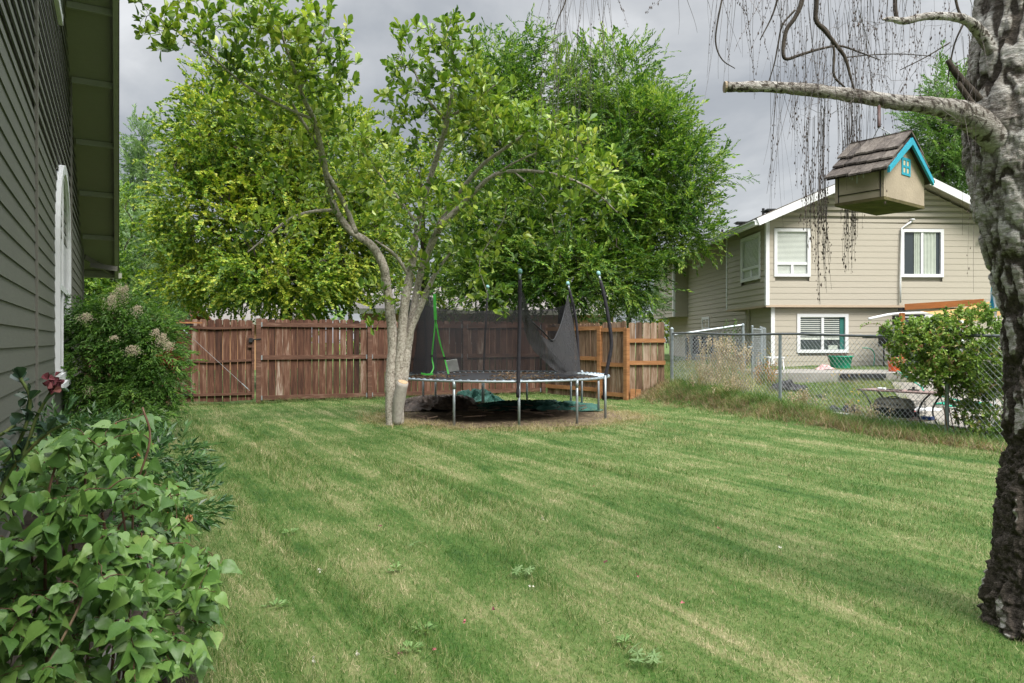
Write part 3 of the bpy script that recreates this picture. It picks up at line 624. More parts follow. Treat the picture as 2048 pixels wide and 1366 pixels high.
# ================================================================ vegetation helpers
def fleaf(w=.45, fold=.12, tri=True):            # folded leaf, tip +Y, face +Z
    v = np.array([(0, 0, 0), (w/2, .45, fold), (0, 1, -.05), (-w/2, .45, fold)], float); return v, np.array([[0, 1, 2], [0, 2, 3]])
def oleaf(w=.45, fold=.10):                      # obovate, blunt (magnolia)
    v = np.array([(0, 0, 0), (w*.32, .35, fold*.6), (w/2, .7, fold), (w*.2, .95, fold*.3), (0, 1, -.04), (-w*.2, .95, fold*.3), (-w/2, .7, fold), (-w*.32, .35, fold*.6), (0, .55, 0)], float)
    f = [[0, 1, 8], [1, 2, 8], [2, 3, 8], [3, 4, 8], [4, 5, 8], [5, 6, 8], [6, 7, 8], [7, 0, 8]]; return v, np.array(f)
def frames(d, up, roll=.5):
    """rows: x side, y = d (tip), z = face normal"""
    d = nrm(d); up = np.asarray(up)+rng.normal(0, roll, d.shape); z = nrm(up-d*np.sum(up*d, -1, keepdims=True)); x = np.cross(d, z); return np.stack([x, d, z], 1)
def merge(parts):
    vs = []; fs = []; n = 0
    for v, f in parts: vs.append(v); fs.append(f+n); n += len(v)
    return np.vstack(vs), np.vstack(fs)
def spray(nleaf, leaf, ll, droop=.3, flat=.4, zig=.8, tip=True):
    """a leafy shoot of length 1 along +Y, leaves of relative length ll"""
    parts = []
    for i in range(nleaf):
        t = (i+.6)/nleaf; side = 1 if i % 2 else -1; p = np.array([rng.normal(0, .02), t, -droop*t*t])
        a = rng.uniform(.5, 1.1)*zig*(1-.3*t); d = np.array([side*math.sin(a), math.cos(a), rng.normal(-droop*.6, flat*.5)])
        fr = frames(d[None], np.array([[0, .1, 1.]]), flat)[0]; v, f = leaf; parts.append(((v*ll*rng.uniform(.7, 1.15))@fr+p, f))
    if tip: v, f = leaf; parts.append(((v*ll)@frames(np.array([[0, 1, -droop]]), np.array([[0, 0, 1.]]), flat)[0]+np.array([0, .95, -droop]), f))
    return merge(parts)
def curve(p, q, sag, n=5, wob=.04):
    t = np.linspace(0, 1, n)[:, None]; L = np.linalg.norm(q-p); c = p+(q-p)*t+np.array([0, 0, 1.])*sag*L*(4*t*(1-t)); c[1:-1] += rng.normal(0, wob*L, (n-2, 3)); return c
def grow(limbs, targets, sag=.12, rad=.006, mb=None, rmax=.02, wob=.05, sides=3, nseg=5, step=.25):
    """connect targets to the nearest wood; returns twig curves"""
    nodes = [];
    for l in limbs:
        l = np.asarray(l, float)[:, :3]
        for a, b in zip(l[:-1], l[1:]):
            k = max(1, int(np.linalg.norm(b-a)/step)); nodes += [a+(b-a)*q/k for q in range(k)]
        nodes.append(l[-1])
    nodes = np.array(nodes); targets = np.array(targets)
    d0 = np.array([np.min(np.linalg.norm(nodes-t, axis=1)) for t in targets]); order = np.argsort(d0); out = []
    buf = np.zeros((len(nodes)+len(targets)*nseg, 3)); buf[:len(nodes)] = nodes; n = len(nodes)
    for i in order:
        t = targets[i]; d = np.linalg.norm(buf[:n]-t, axis=1); j = np.argmin(d)
        if d[j] < .02: continue
        c = curve(buf[j], t, sag*rng.uniform(.2, 1.6), nseg, wob); out.append(c); buf[n:n+nseg-1] = c[1:]; n += nseg-1
        if mb is not None: L = d[j]; mb.tube(c, np.linspace(min(rmax, rad*(.8+L*1.5)), rad*.35, nseg), sides, cap=False)
    return out
def blobpts(blobs, dens):
    """blobs (px,py,rx,ry,depth,rdepth[,weight]) in photo pixels -> world points, biased to the shell"""
    out = []
    for b in blobs:
        px, py, rx, ry, z, rz = b[:6]; w = b[6] if len(b) > 6 else 1; c = P(px, py, z); r = np.array([rx/F*z, rz, ry/F*z])
        n = int(dens*w*(r[0]*r[2]+r[0]*r[1]+r[1]*r[2])/3*4); d = nrm(rng.normal(size=(n, 3))); k = rng.random(n)**.38; out.append((c+d*r*k[:, None], np.repeat(c[None], n, 0)))
    return np.vstack([o[0] for o in out]), np.vstack([o[1] for o in out])
def limb(pts): return np.array([np.append(P(px, py, z), r) for px, py, z, r in pts])
def smoothl(l, n=4):
    """Catmull-Rom through limb points"""
    l = np.asarray(l, float); p = np.vstack([2*l[0]-l[1], l, 2*l[-1]-l[-2]]); out = []
    for i in range(1, len(p)-2):
        for t in np.arange(n)/n:
            out.append(.5*((2*p[i])+(-p[i-1]+p[i+1])*t+(2*p[i-1]-5*p[i]+4*p[i+1]-p[i+2])*t*t+(-p[i-1]+3*p[i]-3*p[i+1]+p[i+2])*t**3))
    out.append(l[-1]); return np.array(out)
def limbs_mesh(mb, limbs, sides=10, knob=.06, n=5):
    for l in limbs:
        s_ = smoothl(l, n); r = np.maximum(s_[:, 3], .004)*(1+knob*np.sin(np.arange(len(s_))*1.7+rng.random()*6)); mb.tube(s_[:, :3], r, sides)
    return mb
def scat_leaves(mb, twigs, protos, per_m, size, start=.25, out_c=None, upw=.5, fwd=.6, lo=2, spread=.9, sizevar=.25, upn=(0, 0, 1), roll=.5, whorl=0):
    pos = []; d = []
    for c in twigs:
        L = np.linalg.norm(np.diff(c, axis=0), axis=1).sum(); n = max(lo, int(L*per_m)); t = rng.uniform(start, 1, n)*(len(c)-1); i = np.minimum(t.astype(int), len(c)-2); f = (t-i)[:, None]
        p = c[i]*(1-f)+c[i+1]*f; tg = nrm(c[i+1]-c[i]); pos.append(p); d.append(tg*fwd+rng.normal(0, spread*.6, (n, 3))+np.array([0, 0, upw]))
        if whorl: tt = nrm(c[-1]-c[-2]); pos.append(np.repeat(c[-1][None], whorl, 0)); d.append(tt*fwd*.9+rng.normal(0, .45, (whorl, 3))+np.array([0, 0, upw*1.4]))
    pos = np.vstack(pos); d = nrm(np.vstack(d)); mb.scatter(protos, pos, frames(d, np.repeat(np.array([upn], float), len(d), 0), roll), size*(1+rng.normal(0, sizevar, len(d))).clip(.4, 1.6)); return mb
def bark(name, a, b, c, scale=(18, 18, 6), bumpd=.01):
    s = N(name); v = s.pos(scale); f = s.noise(v, 1.3, 8, .7, .5); s.color(s.ramp(f, [(.33, a), (.5, b), (.68, c)])); s.rough(.9); s.bump(f, bumpd, .8); return s.m
M['bark_grey'] = bark('grey_bark', (.09, .075, .06), (.34, .305, .26), (.55, .52, .46), (26, 26, 22), .0035)
M['bark_dark'] = bark('dark_bark', (.018, .014, .010), (.05, .04, .03), (.09, .075, .06))

# ================================================================ far and middle trees
def tree(label, cat, base, limbs, blobs, dens, leafproto, slen, stops, nspr=2, droop=.3, upb=.35, group='trees behind the brown fence', trans=.30, patch=.8, name='tree', flat=.4, shoots=None, rough=.45, twr=.012):
    t = thing(name, label, cat, base, group); mb = MB(); limbs_mesh(mb, limbs, 8); obj('trunk', mb, M['bark_dark'], t, True)
    pts, ctr = blobpts(blobs, dens); tw = MB(); twigs = grow(limbs, pts[rng.permutation(len(pts))[:len(pts)//3]], .10, twr, tw, .05, nseg=4, step=.5); obj('twigs', tw, M['twig'], t)
    n = len(pts); pp = np.repeat(pts, nspr, 0)+rng.normal(0, slen*.25, (n*nspr, 3)); dd = nrm(np.repeat(pts-ctr, nspr, 0)+1e-6)+rng.normal(0, .55, (n*nspr, 3))+np.array([0, 0, upb])
    mb = MB().scatter(leafproto, pp, frames(dd, np.repeat([[0, -.25, 1.]], len(pp), 0), flat), slen*rng.uniform(.6, 1.25, len(pp)))
    if shoots is not None:
        sp = []; sd = []
        for px, py, z, ax, ay, ln in shoots:        # leafy leaders sticking out of the outline
            k = int(ln/.16); a = P(px, py, z); d = nrm([ax, rng.normal(0, .2), ay])
            for q in range(k): sp.append(a+d*q*.16+np.array([0, 0, -.02*q])); sd.append(d+rng.normal(0, .5, 3))
        mb.scatter(leafproto, np.array(sp), frames(np.array(sd), np.repeat([[0, 0, 1.]], len(sp), 0), .5), slen*.62)
    m = leafmat(name+'_leaf', stops, trans, rough, patch); obj('foliage', mb, m, t); return t
mleaf = fleaf(.85, .10); eleaf = fleaf(.42, .10)
maple_sp = [spray(20, mleaf, .175, .35, .5) for _ in range(8)]; elm_sp = [spray(18, eleaf, .20, .25, .35) for _ in range(8)]
feather_sp = [spray(16, fleaf(.3, .06), .28, .2, .5) for _ in range(8)]
GY = [(.0, (.024, .07, .012)), (.25, (.075, .165, .022)), (.5, (.175, .285, .034)), (.72, (.36, .42, .05)), (1, (.54, .53, .09))]
GD = [(.0, (.020, .062, .012)), (.3, (.052, .13, .020)), (.52, (.125, .24, .034)), (.78, (.25, .36, .055)), (1, (.40, .48, .10))]
GS = [(.0, (.055, .12, .04)), (.4, (.12, .21, .085)), (.7, (.20, .30, .13)), (1, (.30, .40, .20))]
# maple, x 240..780
b = [(540, 470, 220, 160, 21, 2.6), (500, 300, 150, 110, 21, 2.2), (640, 330, 150, 120, 21.5, 2.2), (430, 420, 95, 140, 20.5, 2), (400, 280, 60, 70, 21, 1.2, .8), (430, 190, 50, 60, 21.2, 1, .7), (560, 210, 110, 80, 21.5, 1.6, .8), (700, 480, 100, 120, 21, 2), (560, 560, 170, 60, 20, 2.0), (400, 560, 80, 50, 20.5, 1.5), (620, 230, 70, 60, 22, 1.2, .7)]
base = np.array([-6.9, 21.5, 0]); l = [limb([(568, 800, 21.5, .20), (565, 680, 21.5, .19), (575, 600, 21.3, .17), (560, 500, 21, .13), (540, 400, 21, .09), (530, 260, 21, .03)]), limb([(575, 600, 21.3, .12), (640, 500, 21.2, .08), (680, 400, 21.4, .03)]), limb([(565, 610, 21.3, .12), (480, 520, 20.8, .08), (410, 430, 20.6, .04), (380, 300, 20.9, .02)]), limb([(575, 590, 21.3, .09), (560, 520, 20.4, .05), (600, 560, 19.5, .02)])]
maple = tree('broad yellow green maple with lobed leaves behind the left fence and gate', 'tree', P(568, 775, 21.5), l, b, 30, maple_sp, .50, GY, 3, .35, .2, shoots=[(400, 195, 21, -.3, .9, 1.1), (440, 140, 21.2, -.1, 1, 1.0), (470, 150, 21.2, .3, 1, .7), (350, 260, 21, -.7, .6, .9), (335, 330, 20.8, -.9, .3, .8), (380, 225, 21, -.6, .8, .8), (330, 400, 20.8, -1, .1, .8), (520, 120, 21.5, 0, 1, 1.0), (590, 130, 21.5, .2, 1, .9), (650, 190, 21.5, .3, 1, .8), (325, 470, 20.6, -1, -.1, .7), (720, 250, 21.5, .4, .9, .9), (340, 560, 20.3, -1, -.2, .6)], name='maple_tree', patch=.9)
# elm, x 900..1480
b = [(1120, 420, 190, 150, 21, 2.6), (1250, 330, 150, 130, 21.3, 2.2), (1080, 240, 130, 110, 21.5, 2.0), (1220, 200, 110, 90, 21.5, 1.8, .8), (1340, 360, 90, 90, 21, 1.6), (1320, 450, 90, 70, 20.6, 1.5), (1130, 540, 180, 70, 20.2, 2.0), (1000, 480, 120, 130, 20.8, 2), (1000, 160, 75, 75, 21.7, 1.2, 1.), (960, 250, 60, 80, 21.7, 1.2, .9), (1250, 540, 70, 60, 20.6, 1.4, .9), (1290, 270, 80, 80, 21.4, 1.5, .8), (1070, 110, 40, 50, 21.8, .8, .5), (1380, 470, 50, 32, 20.4, 1.0, .8), (1000, 560, 110, 50, 20.4, 1.2, .8)]
l = [limb([(1130, 800, 21.5, .24), (1130, 680, 21.5, .23), (1128, 600, 21.5, .20), (1110, 480, 21.3, .15), (1090, 330, 21.4, .09), (1080, 170, 21.6, .03)]), limb([(1128, 610, 21.5, .15), (1190, 500, 21.4, .11), (1250, 380, 21.3, .07), (1290, 260, 21.3, .03)]), limb([(1128, 600, 21.5, .13), (1230, 520, 21, .08), (1340, 440, 20.8, .04), (1430, 400, 20.8, .015)]), limb([(1125, 620, 21.5, .12), (1040, 520, 21, .07), (990, 400, 20.9, .03)])]
sh = [(1010, 110, 21.6, -.55, .8, 1.1), (985, 170, 21.6, -.8, .5, 1.0), (1060, 90, 21.7, -.2, 1, 1.1), (1085, 70, 21.8, .1, 1, .9), (1130, 130, 21.6, .2, 1, .9), (1170, 140, 21.5, -.1, 1, .9), (1210, 120, 21.6, .3, 1, 1.1), (1240, 140, 21.4, .5, .8, 1.5), (1270, 160, 21.4, .7, .7, 1.6), (1300, 200, 21.4, .8, .5, 1.5), (1290, 120, 21.5, .5, .8, .9), (1340, 260, 21.2, .6, .7, 1.1), (1370, 300, 21.2, .7, .6, 1.0), (1360, 250, 21.2, .3, .9, 1), (1400, 340, 21, .7, .55, 1.4), (1420, 370, 20.9, .85, .25, 1.3), (1440, 350, 20.9, .9, .05, 1.2), (1400, 400, 20.8, .8, -.3, 1.0), (1410, 460, 20.5, .9, .1, .9), (1400, 490, 20.4, .8, -.4, .7), (1290, 530, 20.5, .5, -.5, .6), (1430, 330, 20.9, .45, .85, 1.0)]
elm = tree('large spreading bright green elm behind the trampoline with shoots reaching up and right', 'tree', P(1130, 775, 21.5), l, b, 31, elm_sp, .60, GD, 3, .25, .35, name='elm_tree', shoots=sh, patch=.9)
# fill between them and behind
tree('lighter green tree filling the gap behind the forked garden tree', 'tree', P(850, 760, 27), [limb([(850, 760, 27, .2), (850, 560, 27, .15), (840, 350, 27, .05)])],
     [(830, 420, 130, 120, 27, 2.5), (860, 560, 130, 70, 26.5, 2.4), (760, 360, 80, 90, 27, 2, .7), (900, 330, 80, 80, 27, 2, .6)], 11, maple_sp, .62, GY, 3, name='gap_tree')
tree('dark green narrow tree with a pointed feathery top at the far left', 'tree', P(290, 700, 30), [limb([(292, 760, 30, .2), (288, 560, 30, .14), (285, 400, 30, .08), (284, 270, 30, .02)])],
     [(283, 285, 16, 38, 30, .5, 1.6), (290, 350, 30, 40, 30, .8, 1.3), (275, 430, 45, 60, 30, 1.3), (300, 470, 50, 60, 30, 1.3), (300, 570, 80, 60, 30, 1.8)], 30, feather_sp, .60, GS, 3, upb=.7, name='feathery_tree')
tree('pale grey green tree between the house corner and the maple', 'tree', P(285, 760, 25), [limb([(305, 760, 25, .12), (300, 640, 25, .10), (290, 540, 25, .07), (280, 440, 25, .03)])],
     [(290, 510, 60, 70, 25, 1.3), (320, 590, 60, 45, 24.5, 1.2), (250, 560, 40, 60, 25, 1.1), (260, 440, 30, 50, 25.5, .8, .7)], 20, feather_sp, .55, GS, 3, name='pale_tree')
tree('green tree behind the eave end at the house corner', 'tree', P(225, 760, 22), [limb([(225, 760, 22, .12), (222, 620, 22, .08), (220, 520, 22, .04)])],
     [(215, 540, 40, 80, 22, 1.2), (240, 600, 50, 50, 22, 1.2), (190, 600, 40, 50, 22, 1.2), (250, 440, 14, 60, 22.5, .6, .8)], 22, maple_sp, .5, GD, 3, name='corner_tree')
tree('tall light green tree rising behind the beige house at the right', 'tree', P(1880, 640, 38), [limb([(1880, 640, 38, .3), (1885, 450, 38, .2), (1880, 220, 38, .05)])],
     [(1870, 290, 40, 90, 38, 2.2), (1910, 200, 40, 60, 38, 2, .9), (1895, 350, 50, 50, 38, 2.2), (1930, 290, 60, 90, 39, 2.4)], 9, elm_sp, 1.0, [(0, (.05, .12, .025)), (.5, (.11, .22, .05)), (1, (.24, .34, .11))], 4, name='tall_tree', group='trees beyond the beige house')
tree('loose sage green tree low between the elm and the beige house', 'tree', P(1255, 720, 26), [limb([(1262, 720, 26, .10), (1258, 640, 26, .08), (1250, 560, 26, .03)])],
     [(1265, 560, 45, 45, 26, 1.1), (1285, 610, 40, 30, 26, 1.0), (1225, 620, 45, 30, 25.5, 1.0), (1290, 530, 20, 30, 26, .6)], 22, feather_sp, .5, GS, 3, name='sage_tree')
tree('yellow green bush seen under the overhang of the beige house', 'bush', P(1325, 690, 34), [limb([(1325, 700, 34, .08), (1325, 660, 34, .04)])], [(1325, 650, 24, 20, 34, .8), (1310, 660, 24, 16, 34, .8)], 26, maple_sp, .5, GY, 3, name='bush')
for px, w_ in ((90, 150), (700, 170), (1000, 160), (1500, 170), (1950, 160), (2250, 200), (-150, 180), (380, 150)):
    z_ = 62+rng.uniform(-6, 8); tree({90: 'distant tree hidden behind the taupe wall', 700: 'distant dark tree behind the middle of the brown fence', 1000: 'distant tree behind the elm and the fence corner', 1500: 'distant tree behind the beige house roof', 1950: 'distant tree far behind the right gable', 2250: 'distant tree beyond the right edge', -150: 'distant tree beyond the left edge', 380: 'distant tree low behind the left fence boards'}[px], 'tree', P(px, 700, z_),
        [limb([(px, 700, z_, .3), (px, 600, z_, .1)])], [(px, 630, w_, 50, z_, 4)], .9, maple_sp, 2.4, GD, 3, name='distant_tree', group='distant trees on the skyline', twr=.03)
# ================================================================ houses beyond the brown fence
def farhouse(label, name, c, w, d, h, rise, wallm, roofm, win=True, ridge_x=True):
    t = thing(name, label, 'house', c); x, y, z = c; mb = MB(); mb.box((x, y, h/2), (w, d, h))
    mb.prism([(x-w/2+.001, y-d/2+.01, h), (x-w/2+.001, y+d/2-.01, h), (x-w/2+.001, y, h+rise*.97)], (w-.002, 0, 0)); obj('wall', mb, wallm, t); mb = MB(); e = .4; th = .15
    for sgn in (-1, 1):
        a = [(x-w/2-e, y+sgn*(d/2+e), h-rise*e/(d/2)), (x+w/2+e, y+sgn*(d/2+e), h-rise*e/(d/2)), (x+w/2+e, y, h+rise), (x-w/2-e, y, h+rise)]; mb.prism(a, (0, 0, th))
    obj('roof', mb, roofm, t)
    mb = MB(); mb.box((x, y-d/2-e-.03, h-rise*e/(d/2)+.03), (w+2*e, .04, .2)); obj('fascia', mb, M['fascia'], t)
    if win:
        mb = MB(); mb.box((x+w*.18, y-d/2-.03, h*.62), (1.2, .06, 1.0)); wo = obj('window', mb, M['white'], t); mb = MB(); mb.box((x+w*.18, y-d/2-.065, h*.62), (1.05, .01, .85)); obj('pane', mb, M['glass'], wo)
    return t
M['tan'] = siding_mat('tan_stucco', (.42, .24, .13), .08); M['greyroof'] = plain('grey_shingle', (.17, .155, .145), .9, .25, 14); M['pink'] = siding_mat('pink_stucco', (.46, .27, .2), .08); M['redwood'] = siding_mat('redwood_cladding', (.19, .07, .035), .15)
c = P(482, 720, 34); farhouse('orange tan house with grey shingle roof peeping over the left fence', 'tan_house', (c[0]+.0, 36, 0), 4.2, 4.5, 2.30, .75, M['tan'], M['greyroof'], False)
c = P(318, 720, 31); farhouse('small red brown shed roofline above the fence behind the feathery bush', 'garden_shed', (c[0], 31.5, 0), 2.4, 2.4, 2.1, .62, M['redwood'], M['redwood'], False)
c = P(835, 720, 33); farhouse('pinkish stucco house glimpsed above the fence behind the netting', 'pink_house', (c[0]+1.0, 34, 0), 6.5, 5, 2.75, 1.0, M['pink'], M['greyroof'])
c = P(1110, 720, 38); farhouse('pale stucco house glimpsed through the netting above the fence corner', 'stucco_house', (c[0], 40, 0), 6, 5, 2.9, 1.0, M['pink'], M['greyroof'], False)

# ================================================================ the forked magnolia by the trampoline
mag = thing('magnolia_tree', 'forked grey barked tree with glossy light green leaves in front of the trampoline', 'tree', P(785, 850, 11.55))
Z0 = 11.55; q = lambda a: limb([(x, y, z, r*z/F) for x, y, z, r in a])
LM = [q([(784, 862, Z0, 19), (784, 845, Z0, 17), (783, 760, Z0, 17), (787, 690, Z0, 15), (778, 610, 11.5, 12), (772, 560, 11.4, 12), (765, 528, 11.3, 12), (742, 490, 11.2, 11), (702, 462, 11.1, 10), (672, 420, 11, 9), (655, 360, 10.8, 8), (643, 300, 10.5, 7.5), (628, 240, 10.2, 6.5), (606, 195, 9.9, 5.5), (592, 150, 9.6, 4.5), (570, 90, 9.3, 3.5), (555, 30, 9.1, 2)]),
      q([(712, 466, 11.1, 7), (692, 415, 11.0, 6.5), (668, 370, 10.8, 6), (645, 330, 10.7, 5.5), (628, 280, 10.5, 5), (600, 235, 10.3, 4), (575, 190, 10.1, 3), (540, 140, 9.9, 2)]),
      q([(798, 862, Z0, 13), (799, 820, Z0, 12), (797, 750, Z0-.03, 13), (803, 690, Z0-.05, 13), (808, 620, 11.5, 12), (818, 560, 11.5, 11), (826, 515, 11.5, 10), (832, 470, 11.5, 8), (842, 420, 11.4, 7), (856, 370, 11.3, 7), (872, 320, 11.2, 7), (890, 260, 11, 7), (900, 210, 10.8, 5), (910, 150, 10.6, 3), (905, 90, 10.5, 1.5)]),
      q([(800, 835, Z0, 7), (808, 760, Z0, 11), (815, 700, Z0, 11), (824, 640, 11.6, 10), (838, 560, 11.6, 9), (852, 515, 11.5, 9), (880, 455, 11.3, 9), (908, 425, 11.2, 8), (945, 388, 11, 6.5), (985, 352, 10.8, 5.5), (1030, 342, 10.7, 5), (1080, 344, 10.6, 4.5), (1130, 355, 10.5, 4), (1185, 380, 10.4, 3), (1235, 425, 10.3, 1.5)]),
      q([(866, 480, 11.4, 7), (892, 420, 11.3, 7), (930, 370, 11.1, 6), (965, 330, 10.9, 5), (1005, 300, 10.7, 4.5), (1060, 262, 10.5, 4), (1110, 230, 10.4, 2)]),
      q([(813, 710, Z0, 8), (822, 660, 11.5, 9), (838, 620, 11.5, 9), (855, 580, 11.5, 8), (872, 545, 11.5, 5), (905, 500, 11.5, 2)]),
      q([(668, 420, 11, 4.5), (625, 423, 10.8, 4), (580, 438, 10.7, 3.5), (535, 472, 10.6, 3), (495, 505, 10.5, 1.5)]),
      q([(628, 240, 10.2, 4), (560, 210, 9.8, 3.5), (490, 170, 9.4, 3), (420, 110, 9.0, 2.5), (350, 60, 8.7, 2), (285, 10, 8.4, 1)]),
      q([(600, 180, 9.8, 4), (630, 120, 9.5, 3.5), (650, 60, 9.3, 2)]), q([(890, 240, 11, 4), (850, 190, 10.8, 3), (820, 120, 10.6, 1.5)]), q([(893, 235, 11, 4), (940, 210, 10.8, 3), (990, 170, 10.6, 1.5)]),
      q([(985, 352, 10.8, 3), (1040, 320, 10.6, 2.5), (1100, 300, 10.5, 2), (1160, 320, 10.4, 1)]), q([(1030, 345, 10.7, 2.2), (1090, 400, 10.6, 1.8), (1110, 470, 10.6, 1)]),
      q([(1000, 350, 10.8, 2), (1010, 430, 10.9, 1.6), (960, 520, 11, 1.2), (975, 590, 11, .8)]), q([(835, 450, 11.4, 4), (800, 400, 11.3, 3), (760, 350, 11.2, 2), (720, 300, 11, 1)]), q([(820, 555, 11.5, 5), (790, 510, 11.3, 4), (750, 480, 11.2, 2)])]
mb = MB(); LM = [l*np.array([1, 1, 1, .76]) for l in LM]; limbs_mesh(mb, LM, 12, .045, 6); obj('trunk', mb, M['bark_grey'], mag, True)
mb = MB(); a_ = q([(793, 850, 11.50, 9), (798, 800, 11.42, 12), (806, 764, 11.34, 11)]); mb.tube(smoothl(a_, 5)[:, :3], smoothl(a_, 5)[:, 3], 12); st = obj('sawn_stub', mb, plain('bare_grey_wood', (.36, .33, .30), .9, .2, 20, bump=.004), mag, True)
mb = MB(); e_ = smoothl(a_, 5)[-1]; dd = nrm(smoothl(a_, 5)[-1][:3]-smoothl(a_, 5)[-2][:3]); mb.tube([e_[:3], e_[:3]+dd*.006], e_[3]*.9, 12); obj('cut_face', mb, plain('cut_wood', (.42, .30, .18), .8, .2, 30), st)
B_ = [(330, 60, 50, 50, 8.6, .5, .8), (300, 20, 40, 35, 8.5, .4, .7), (420, 55, 80, 60, 8.9, .7), (520, 50, 90, 60, 9.1, .8, 1.2), (620, 70, 80, 80, 9.4, .8, 1.2), (560, 150, 110, 60, 9.6, .8, 1.1), (450, 140, 60, 40, 9.3, .5, .7), (650, 190, 60, 70, 10, .8), (690, 130, 28, 90, 9.7, .5, .6),
      (560, 260, 110, 60, 10.2, .8, .7), (480, 240, 60, 50, 10, .6, .6), (690, 300, 80, 60, 10.6, .8, .8), (760, 300, 70, 70, 11, .8, .6), (850, 120, 80, 70, 10.7, .8), (920, 100, 60, 60, 10.7, .7), (810, 190, 60, 60, 10.9, .7, .8), (930, 190, 80, 60, 10.8, .8, 1.1), (870, 250, 90, 50, 11, .8), (990, 200, 50, 60, 10.6, .6, .8),
      (980, 260, 70, 50, 10.7, .7), (1060, 260, 80, 60, 10.6, .8, 1.1), (1130, 290, 80, 60, 10.4, .8, 1.1), (1180, 350, 70, 60, 10.3, .7, 1.1), (1225, 410, 50, 50, 10.3, .5), (1120, 390, 80, 40, 10.5, .7), (1000, 400, 90, 50, 10.8, .8, .8), (900, 400, 80, 60, 11.1, .8, .6), (800, 430, 90, 60, 11.1, .8, .6), (720, 400, 80, 50, 10.9, .7, .5), (600, 370, 90, 50, 10.7, .8, .5),
      (560, 460, 80, 40, 10.6, .6, .45), (1090, 470, 50, 50, 10.6, .5, .6), (980, 540, 60, 60, 11, .5, .6), (960, 590, 50, 25, 11, .3, .7), (870, 510, 60, 40, 11.4, .5, .6), (770, 580, 50, 30, 11.2, .3, .5), (920, 470, 80, 40, 11.1, .6, .5), (1010, 620, 20, 14, 11, .2, .8), (745, 650, 20, 10, 11.4, .2, .8), (840, 560, 40, 40, 11.3, .3, .5)]
pts, _ = blobpts(B_, 44); tw = MB(); twigs = grow(LM, pts, .10, .0045, tw, .016, .06, 3, 5, .2); obj('twigs', tw, M['bark_dark'], mag)
fl = MB(); scat_leaves(fl, twigs, [oleaf(.50, .10), oleaf(.44, .16), oleaf(.56, .05)], 16, .112, .2, upw=.5, fwd=.7, lo=4, spread=1., sizevar=.28, upn=(0, -.3, 1), roll=.6, whorl=3)
M['mag'] = leafmat('magnolia_leaf', [(.0, (.038, .095, .014)), (.3, (.09, .175, .022)), (.52, (.185, .29, .036)), (.78, (.32, .41, .06)), (1, (.46, .48, .12))], .32, .38, 1.2, .5)
obj('foliage', fl, M['mag'], mag); print('magnolia twigs', len(twigs))

# ================================================================ feathery nandina by the wall
nd = thing('nandina_bush', 'feathery heavenly bamboo bush with cream flower panicles and red new leaves by the wall', 'bush', (-5.55, 10, 0))
bl = [(240, 650, 70, 50, 9.9, .5), (210, 720, 90, 80, 9.9, .7, 1.2), (290, 690, 60, 60, 10, .6, 1.1), (260, 790, 80, 60, 9.8, .6), (190, 640, 40, 40, 9.9, .4), (250, 600, 40, 25, 10, .3, .8), (180, 810, 60, 50, 9.6, .5), (320, 740, 35, 55, 9.9, .4), (150, 608, 22, 12, 9.7, .2, .8), (300, 640, 35, 20, 10, .3), (240, 850, 80, 40, 9.3, .5)]
pts, ctr = blobpts(bl, 360); stems = [limb([(230+k*12-40, 880, 9.9+.05*k, .008), (230+(k*19) % 60-20, 760, 9.9, .006), (190+(k*37) % 130, 650, 9.9, .004)]) for k in range(9)]
mb = MB(); limbs_mesh(mb, stems, 6); tw = grow(stems, pts[::4], .1, .003, mb, .006, nseg=4); obj('stem', mb, M['twig'], nd)
sp = [spray(13, fleaf(.30, .08), .30, .45, .4, .9) for _ in range(8)]; dd = nrm((pts-ctr)*np.array([1, 1, .4])+1e-6)+rng.normal(0, .4, pts.shape)+np.array([.1, -.35, -.05])
mb = MB().scatter(sp, pts, frames(dd, np.repeat([[0, -.3, 1.]], len(pts), 0), .3), .26*rng.uniform(.7, 1.2, len(pts)))
obj('foliage', mb, leafmat('nandina_leaf', [(.0, (.03, .08, .014)), (.4, (.075, .17, .032)), (.75, (.14, .26, .05)), (1, (.24, .35, .08))], .35, .45, 2.5), nd)
rp = P(338, 710, 9.8)+rng.normal(0, .06, (26, 3)); mb = MB().scatter(sp, rp, frames(rng.normal(0, .6, rp.shape)+np.array([.5, -.3, .1]), np.repeat([[0, -.3, 1.]], len(rp), 0), .4), .13)
obj('red_shoots', mb, leafmat('nandina_red_leaf', [(.0, (.16, .02, .02)), (.6, (.34, .04, .04)), (1, (.35, .12, .05))], .25), nd)
drop = (np.array([(0, 0, .5), (.5, 0, 0), (0, .5, 0), (-.5, 0, 0), (0, -.5, 0), (0, 0, -.5)], float), np.array([[0, 1, 2], [0, 2, 3], [0, 3, 4], [0, 4, 1], [5, 2, 1], [5, 3, 2], [5, 4, 3], [5, 1, 4]]))
mcr = plain('cream_flower', (.50, .43, .31), .8, .3, 60, bump=0)
for px, py, rx, ry in ((238, 592, 22, 20), (222, 602, 14, 14), (250, 583, 10, 14), (265, 700, 20, 10), (325, 680, 17, 13), (312, 665, 12, 8), (275, 620, 12, 10), (180, 782, 13, 9), (170, 635, 20, 9), (248, 838, 10, 8), (262, 835, 9, 8), (338, 692, 14, 8), (228, 676, 12, 5)):
    n = int(rx*ry*1.2)+60; z_ = 9.2 if py > 600 else 9.7; c = P(px, py, z_); r = np.array([rx/F*z_, .08, ry/F*z_]); uu = rng.random(n); pp = c+rng.normal(0, .42, (n, 3))*r*(.35+uu)[:, None]+np.array([.25, 0, 1.])*(.55-uu[:, None])*r[2]*1.4
    mb = MB().scatter([drop], pp, rotz(rng.random(n)*6), .010); obj('flower_panicle', mb, mcr, nd)

